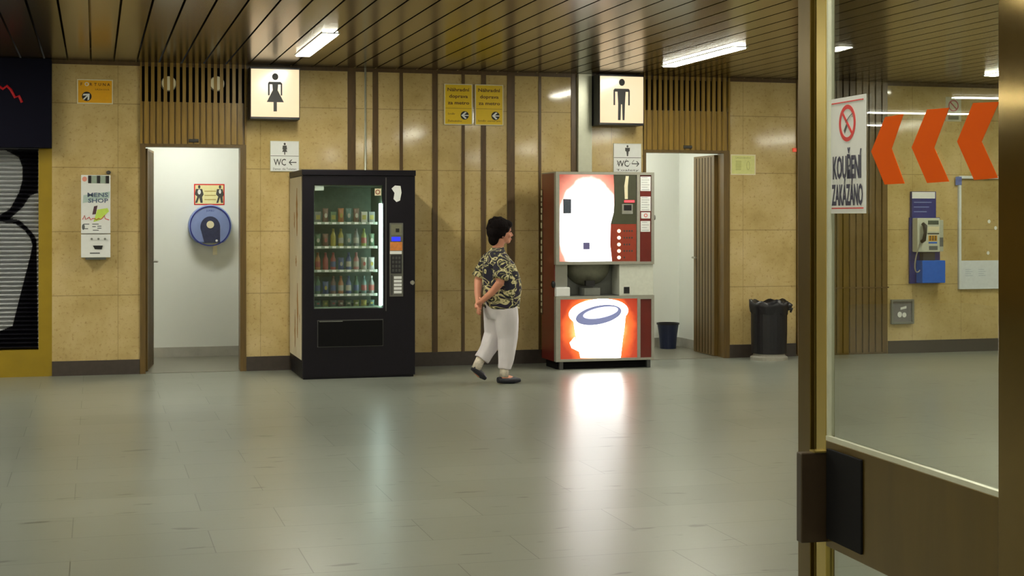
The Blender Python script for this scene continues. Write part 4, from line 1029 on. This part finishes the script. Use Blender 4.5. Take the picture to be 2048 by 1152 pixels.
# fixed post behind the hinge stile
t = thing('door_post', 'tall brown metal post the glass door hangs from', 'post', tuple(P1+GD*-.12))
MB().pbox(GB, -.165, -.085, 0, ZC, -.055, .018).build('post_body', M['bronze'], t, bevel=.002)
MB().pbox(GB, -.085, -.080, 0, ZC, -.030, .006).build('post_edge', M['bronzel'], t)
MB().pbox(GB, -.080, -.062, 0.0, ZC, -.030, -.004).build('gap_shade', M['black'], t)  # black strip for the shade in the gap between post and stile

# ================================================================== WOMAN WALKING
PZc = from_cam(1000, 13.16)
rot = -TH+math.radians(20)
W = thing('person', 'person in patterned shirt and white trousers walking, hands clasped behind the back', 'person', (PZc.x, PZc.y, 0), rot)
RM = ROOT[W.name]
def wb(m, *a, **k):     # shapes are drawn in the person's own frame: x forward, y to their left
    m.v = [RM @ v for v in m.v]; return m.build(*a, **k)
bd = MB()
bd.loft([(.60, -.0, 0, .10, .14), (.68, .0, 0, .12, .16), (.80, .015, 0, .13, .165), (.92, .01, 0, .13, .16), (1.02, -.01, 0, .12, .165), (1.09, -.025, 0, .095, .165), (1.135, -.03, 0, .07, .12), (1.165, -.03, 0, .05, .06)])
bd.tube([(-.03, 0, 1.12), (-.02, 0, 1.19), (.0, 0, 1.26)], [.056, .048, .05])
# head: skull, jaw, face features
bd.sphere((-.002, 0, 1.345), (.088, .072, .088)); bd.sphere((.035, 0, 1.288), (.058, .056, .066)); bd.sphere((.068, 0, 1.242), (.028, .030, .022))
bd.sphere((.075, 0, 1.345), (.022, .05, .045))
bd.tube([(.090, 0, 1.330), (.100, 0, 1.310), (.112, 0, 1.294), (.095, 0, 1.286)], [.009, .012, .014, .010], 10)
bd.sphere((.094, 0, 1.264), (.012, .022, .006)); bd.sphere((.092, 0, 1.254), (.012, .020, .006))
for s_ in (1, -1):
    bd.sphere((.070, s_*.036, 1.290), (.024, .022, .022))
    bd.sphere((-.005, s_*.076, 1.302), (.018, .010, .030))
# arms: (shoulder, elbow, wrist)
armR = [(-.03, -.15, 1.085), (-.065, -.215, .985), (-.085, -.235, .885), (-.135, -.165, .80), (-.185, -.055, .725)]
armL = [(-.03, .15, 1.085), (-.085, .21, .985), (-.125, .225, .885), (-.155, .15, .79), (-.185, .045, .705)]
for am in (armR, armL): bd.tube(am, [.052, .044, .038, .032, .024], 14)
# hands: palms with five fingers each, one clasping the other
def hand(b, wrist, out, down, back, s_):
    wv, o, d, k = Vector(wrist), Vector(out).normalized(), Vector(down).normalized(), Vector(back).normalized()
    pc = wv+o*.035+d*.01
    b.tube([wv, wv+o*.03, wv+o*.065], [.026, .034, .030], 12, flat=.55)
    for i in range(4):
        st_ = wv+o*.062+d*(.024-.016*i)
        L = (.055, .065, .060, .046)[i]
        b.tube([st_, st_+o*L*.45+k*.006, st_+o*L*.8+k*-.012, st_+o*L*.85+k*-.030], [.0095, .009, .0085, .007], 8)
    b.tube([wv+o*.02-d*.026, wv+o*.045-d*.048, wv+o*.068-d*.046-k*.01], [.012, .011, .008], 8)
hand(bd, armR[-1], (-.12, .85, -.45), (.0, -.35, -1), (-1, 0, 0), 1)
hand(bd, armL[-1], (-.25, -.65, -.75), (.0, .4, -1), (-1, 0, 0), -1)
# legs
legF = [(.0, -.075, .66), (.035, -.08, .50), (.05, -.08, .40), (.035, -.08, .25), (.012, -.08, .085)]
legR = [(-.0, .075, .66), (.005, .08, .50), (-.015, .08, .40), (-.10, .08, .26), (-.185, .08, .155)]
for lg in (legF, legR): bd.tube(lg, [.085, .07, .052, .046, .032], 14)
bd.tube([(-.02, -.08, .055), (.06, -.08, .04), (.11, -.08, .03)], [.03, .032, .022], 12)
bd.tube([(-.205, .08, .12), (-.16, .08, .07), (-.12, .08, .045)], [.03, .03, .022], 12)
wb(bd, 'body', M['skin'], W, remesh=.005, smooth_it=3)
eb = MB()
for s_ in (1, -1):
    eb.sphere((.083, s_*.030, 1.327), (.011, .013, .008), 12, 8)
    eb.tube([(.088, s_*.014, 1.350), (.090, s_*.030, 1.355), (.080, s_*.046, 1.350)], .004, 6)
wb(eb, 'eyes', M['hair'], W, smooth=True)
wb(MB().sphere((.104, 0, 1.259), (.006, .019, .005), 12, 8), 'lips', mat('lips', (176, 84, 74), .5), W, smooth=True)
hr = MB()
hr.sphere((-.012, 0, 1.368), (.106, .096, .086)); hr.sphere((-.050, 0, 1.325), (.070, .088, .080)); hr.sphere((-.060, 0, 1.262), (.046, .066, .060)); hr.sphere((.050, 0, 1.388), (.062, .076, .044))
for s_ in (1, -1): hr.sphere((-.014, s_*.066, 1.322), (.048, .026, .054)); hr.sphere((.035, s_*.066, 1.352), (.028, .018, .03))
for q in range(46):
    a = random.uniform(0, 6.28); e = random.uniform(-.1, 1.35)
    d = Vector((math.cos(a)*math.cos(e), math.sin(a)*math.cos(e), math.sin(e)))
    if d.x > .75 and d.z < .4: continue
    hr.sphere(Vector((-.018, 0, 1.355))+Vector((d.x*.092, d.y*.083, d.z*.088)), random.uniform(.014, .024), 8, 6)
wb(hr, 'hair', M['hair'], W, remesh=.006, smooth_it=1)
# shirt
sh_ = MB()
sh_.loft([(.655, .018, 0, .155, .185), (.70, .018, 0, .160, .19), (.78, .020, 0, .165, .19), (.88, .018, 0, .167, .185), (.97, .002, 0, .158, .18), (1.05, -.015, 0, .135, .178), (1.10, -.025, 0, .108, .165), (1.145, -.03, 0, .078, .11), (1.175, -.028, 0, .062, .072), (1.19, -.022, 0, .060, .062)])
sh_.tube([(-.03, -.12, 1.09), (-.045, -.175, 1.05), (-.07, -.222, .965), (-.083, -.236, .915)], [.072, .075, .070, .070], 16)
sh_.tube([(-.03, .12, 1.09), (-.055, .17, 1.05), (-.095, .212, .965), (-.118, .224, .915)], [.072, .075, .070, .070], 16)
wb(sh_, 'shirt', M['shirt'], W, remesh=.007, smooth_it=4, fold=(.012, (9, 9, 14)))
wb(MB().tube([(-.085, 0, 1.165), (-.03, .065, 1.172), (.025, .03, 1.155), (.04, 0, 1.14), (.025, -.03, 1.155), (-.03, -.065, 1.172), (-.085, 0, 1.165)], .012, 8), 'collar', M['shirt'], W, smooth=True)
# trousers
tr_ = MB()
tr_.loft([(.56, .0, 0, .11, .15), (.62, .004, 0, .135, .165), (.70, .01, 0, .145, .17), (.74, .012, 0, .14, .165)])
tr_.tube([(.010, -.075, .66), (.035, -.08, .52), (.048, -.08, .40), (.040, -.08, .27), (.016, -.08, .128)], [.118, .102, .088, .074, .058], 18)
tr_.tube([(-.008, .075, .66), (-.004, .08, .52), (-.025, .08, .41), (-.085, .08, .30), (-.145, .08, .205)], [.118, .102, .088, .078, .066], 18)
wb(tr_, 'trousers', M['pants'], W, remesh=.007, smooth_it=4, fold=(.016, (14, 14, 6)))
for nm, pts, rr_ in (('sock', [(.014, -.08, .15), (.008, -.08, .06)], [.040, .040]), ('sock', [(-.150, .08, .21), (-.195, .08, .12)], [.042, .042])):
    wb(MB().tube(pts, rr_, 14), nm, M['sock'], W, smooth=True)
def shoe(a, b, y, pitchz):
    s = MB(); a = Vector(a); b = Vector(b)
    s.tube([a, a.lerp(b, .3), a.lerp(b, .7), b], [.036, .040, .042, .022], 14, flat=.75)
    wb(s, 'shoe', M['shoe'], W, remesh=.005, smooth_it=2)
shoe((-.050, -.08, .034), (.160, -.08, .026), 0, 0)
shoe((-.225, .08, .135), (-.105, .08, .030), 0, 0)
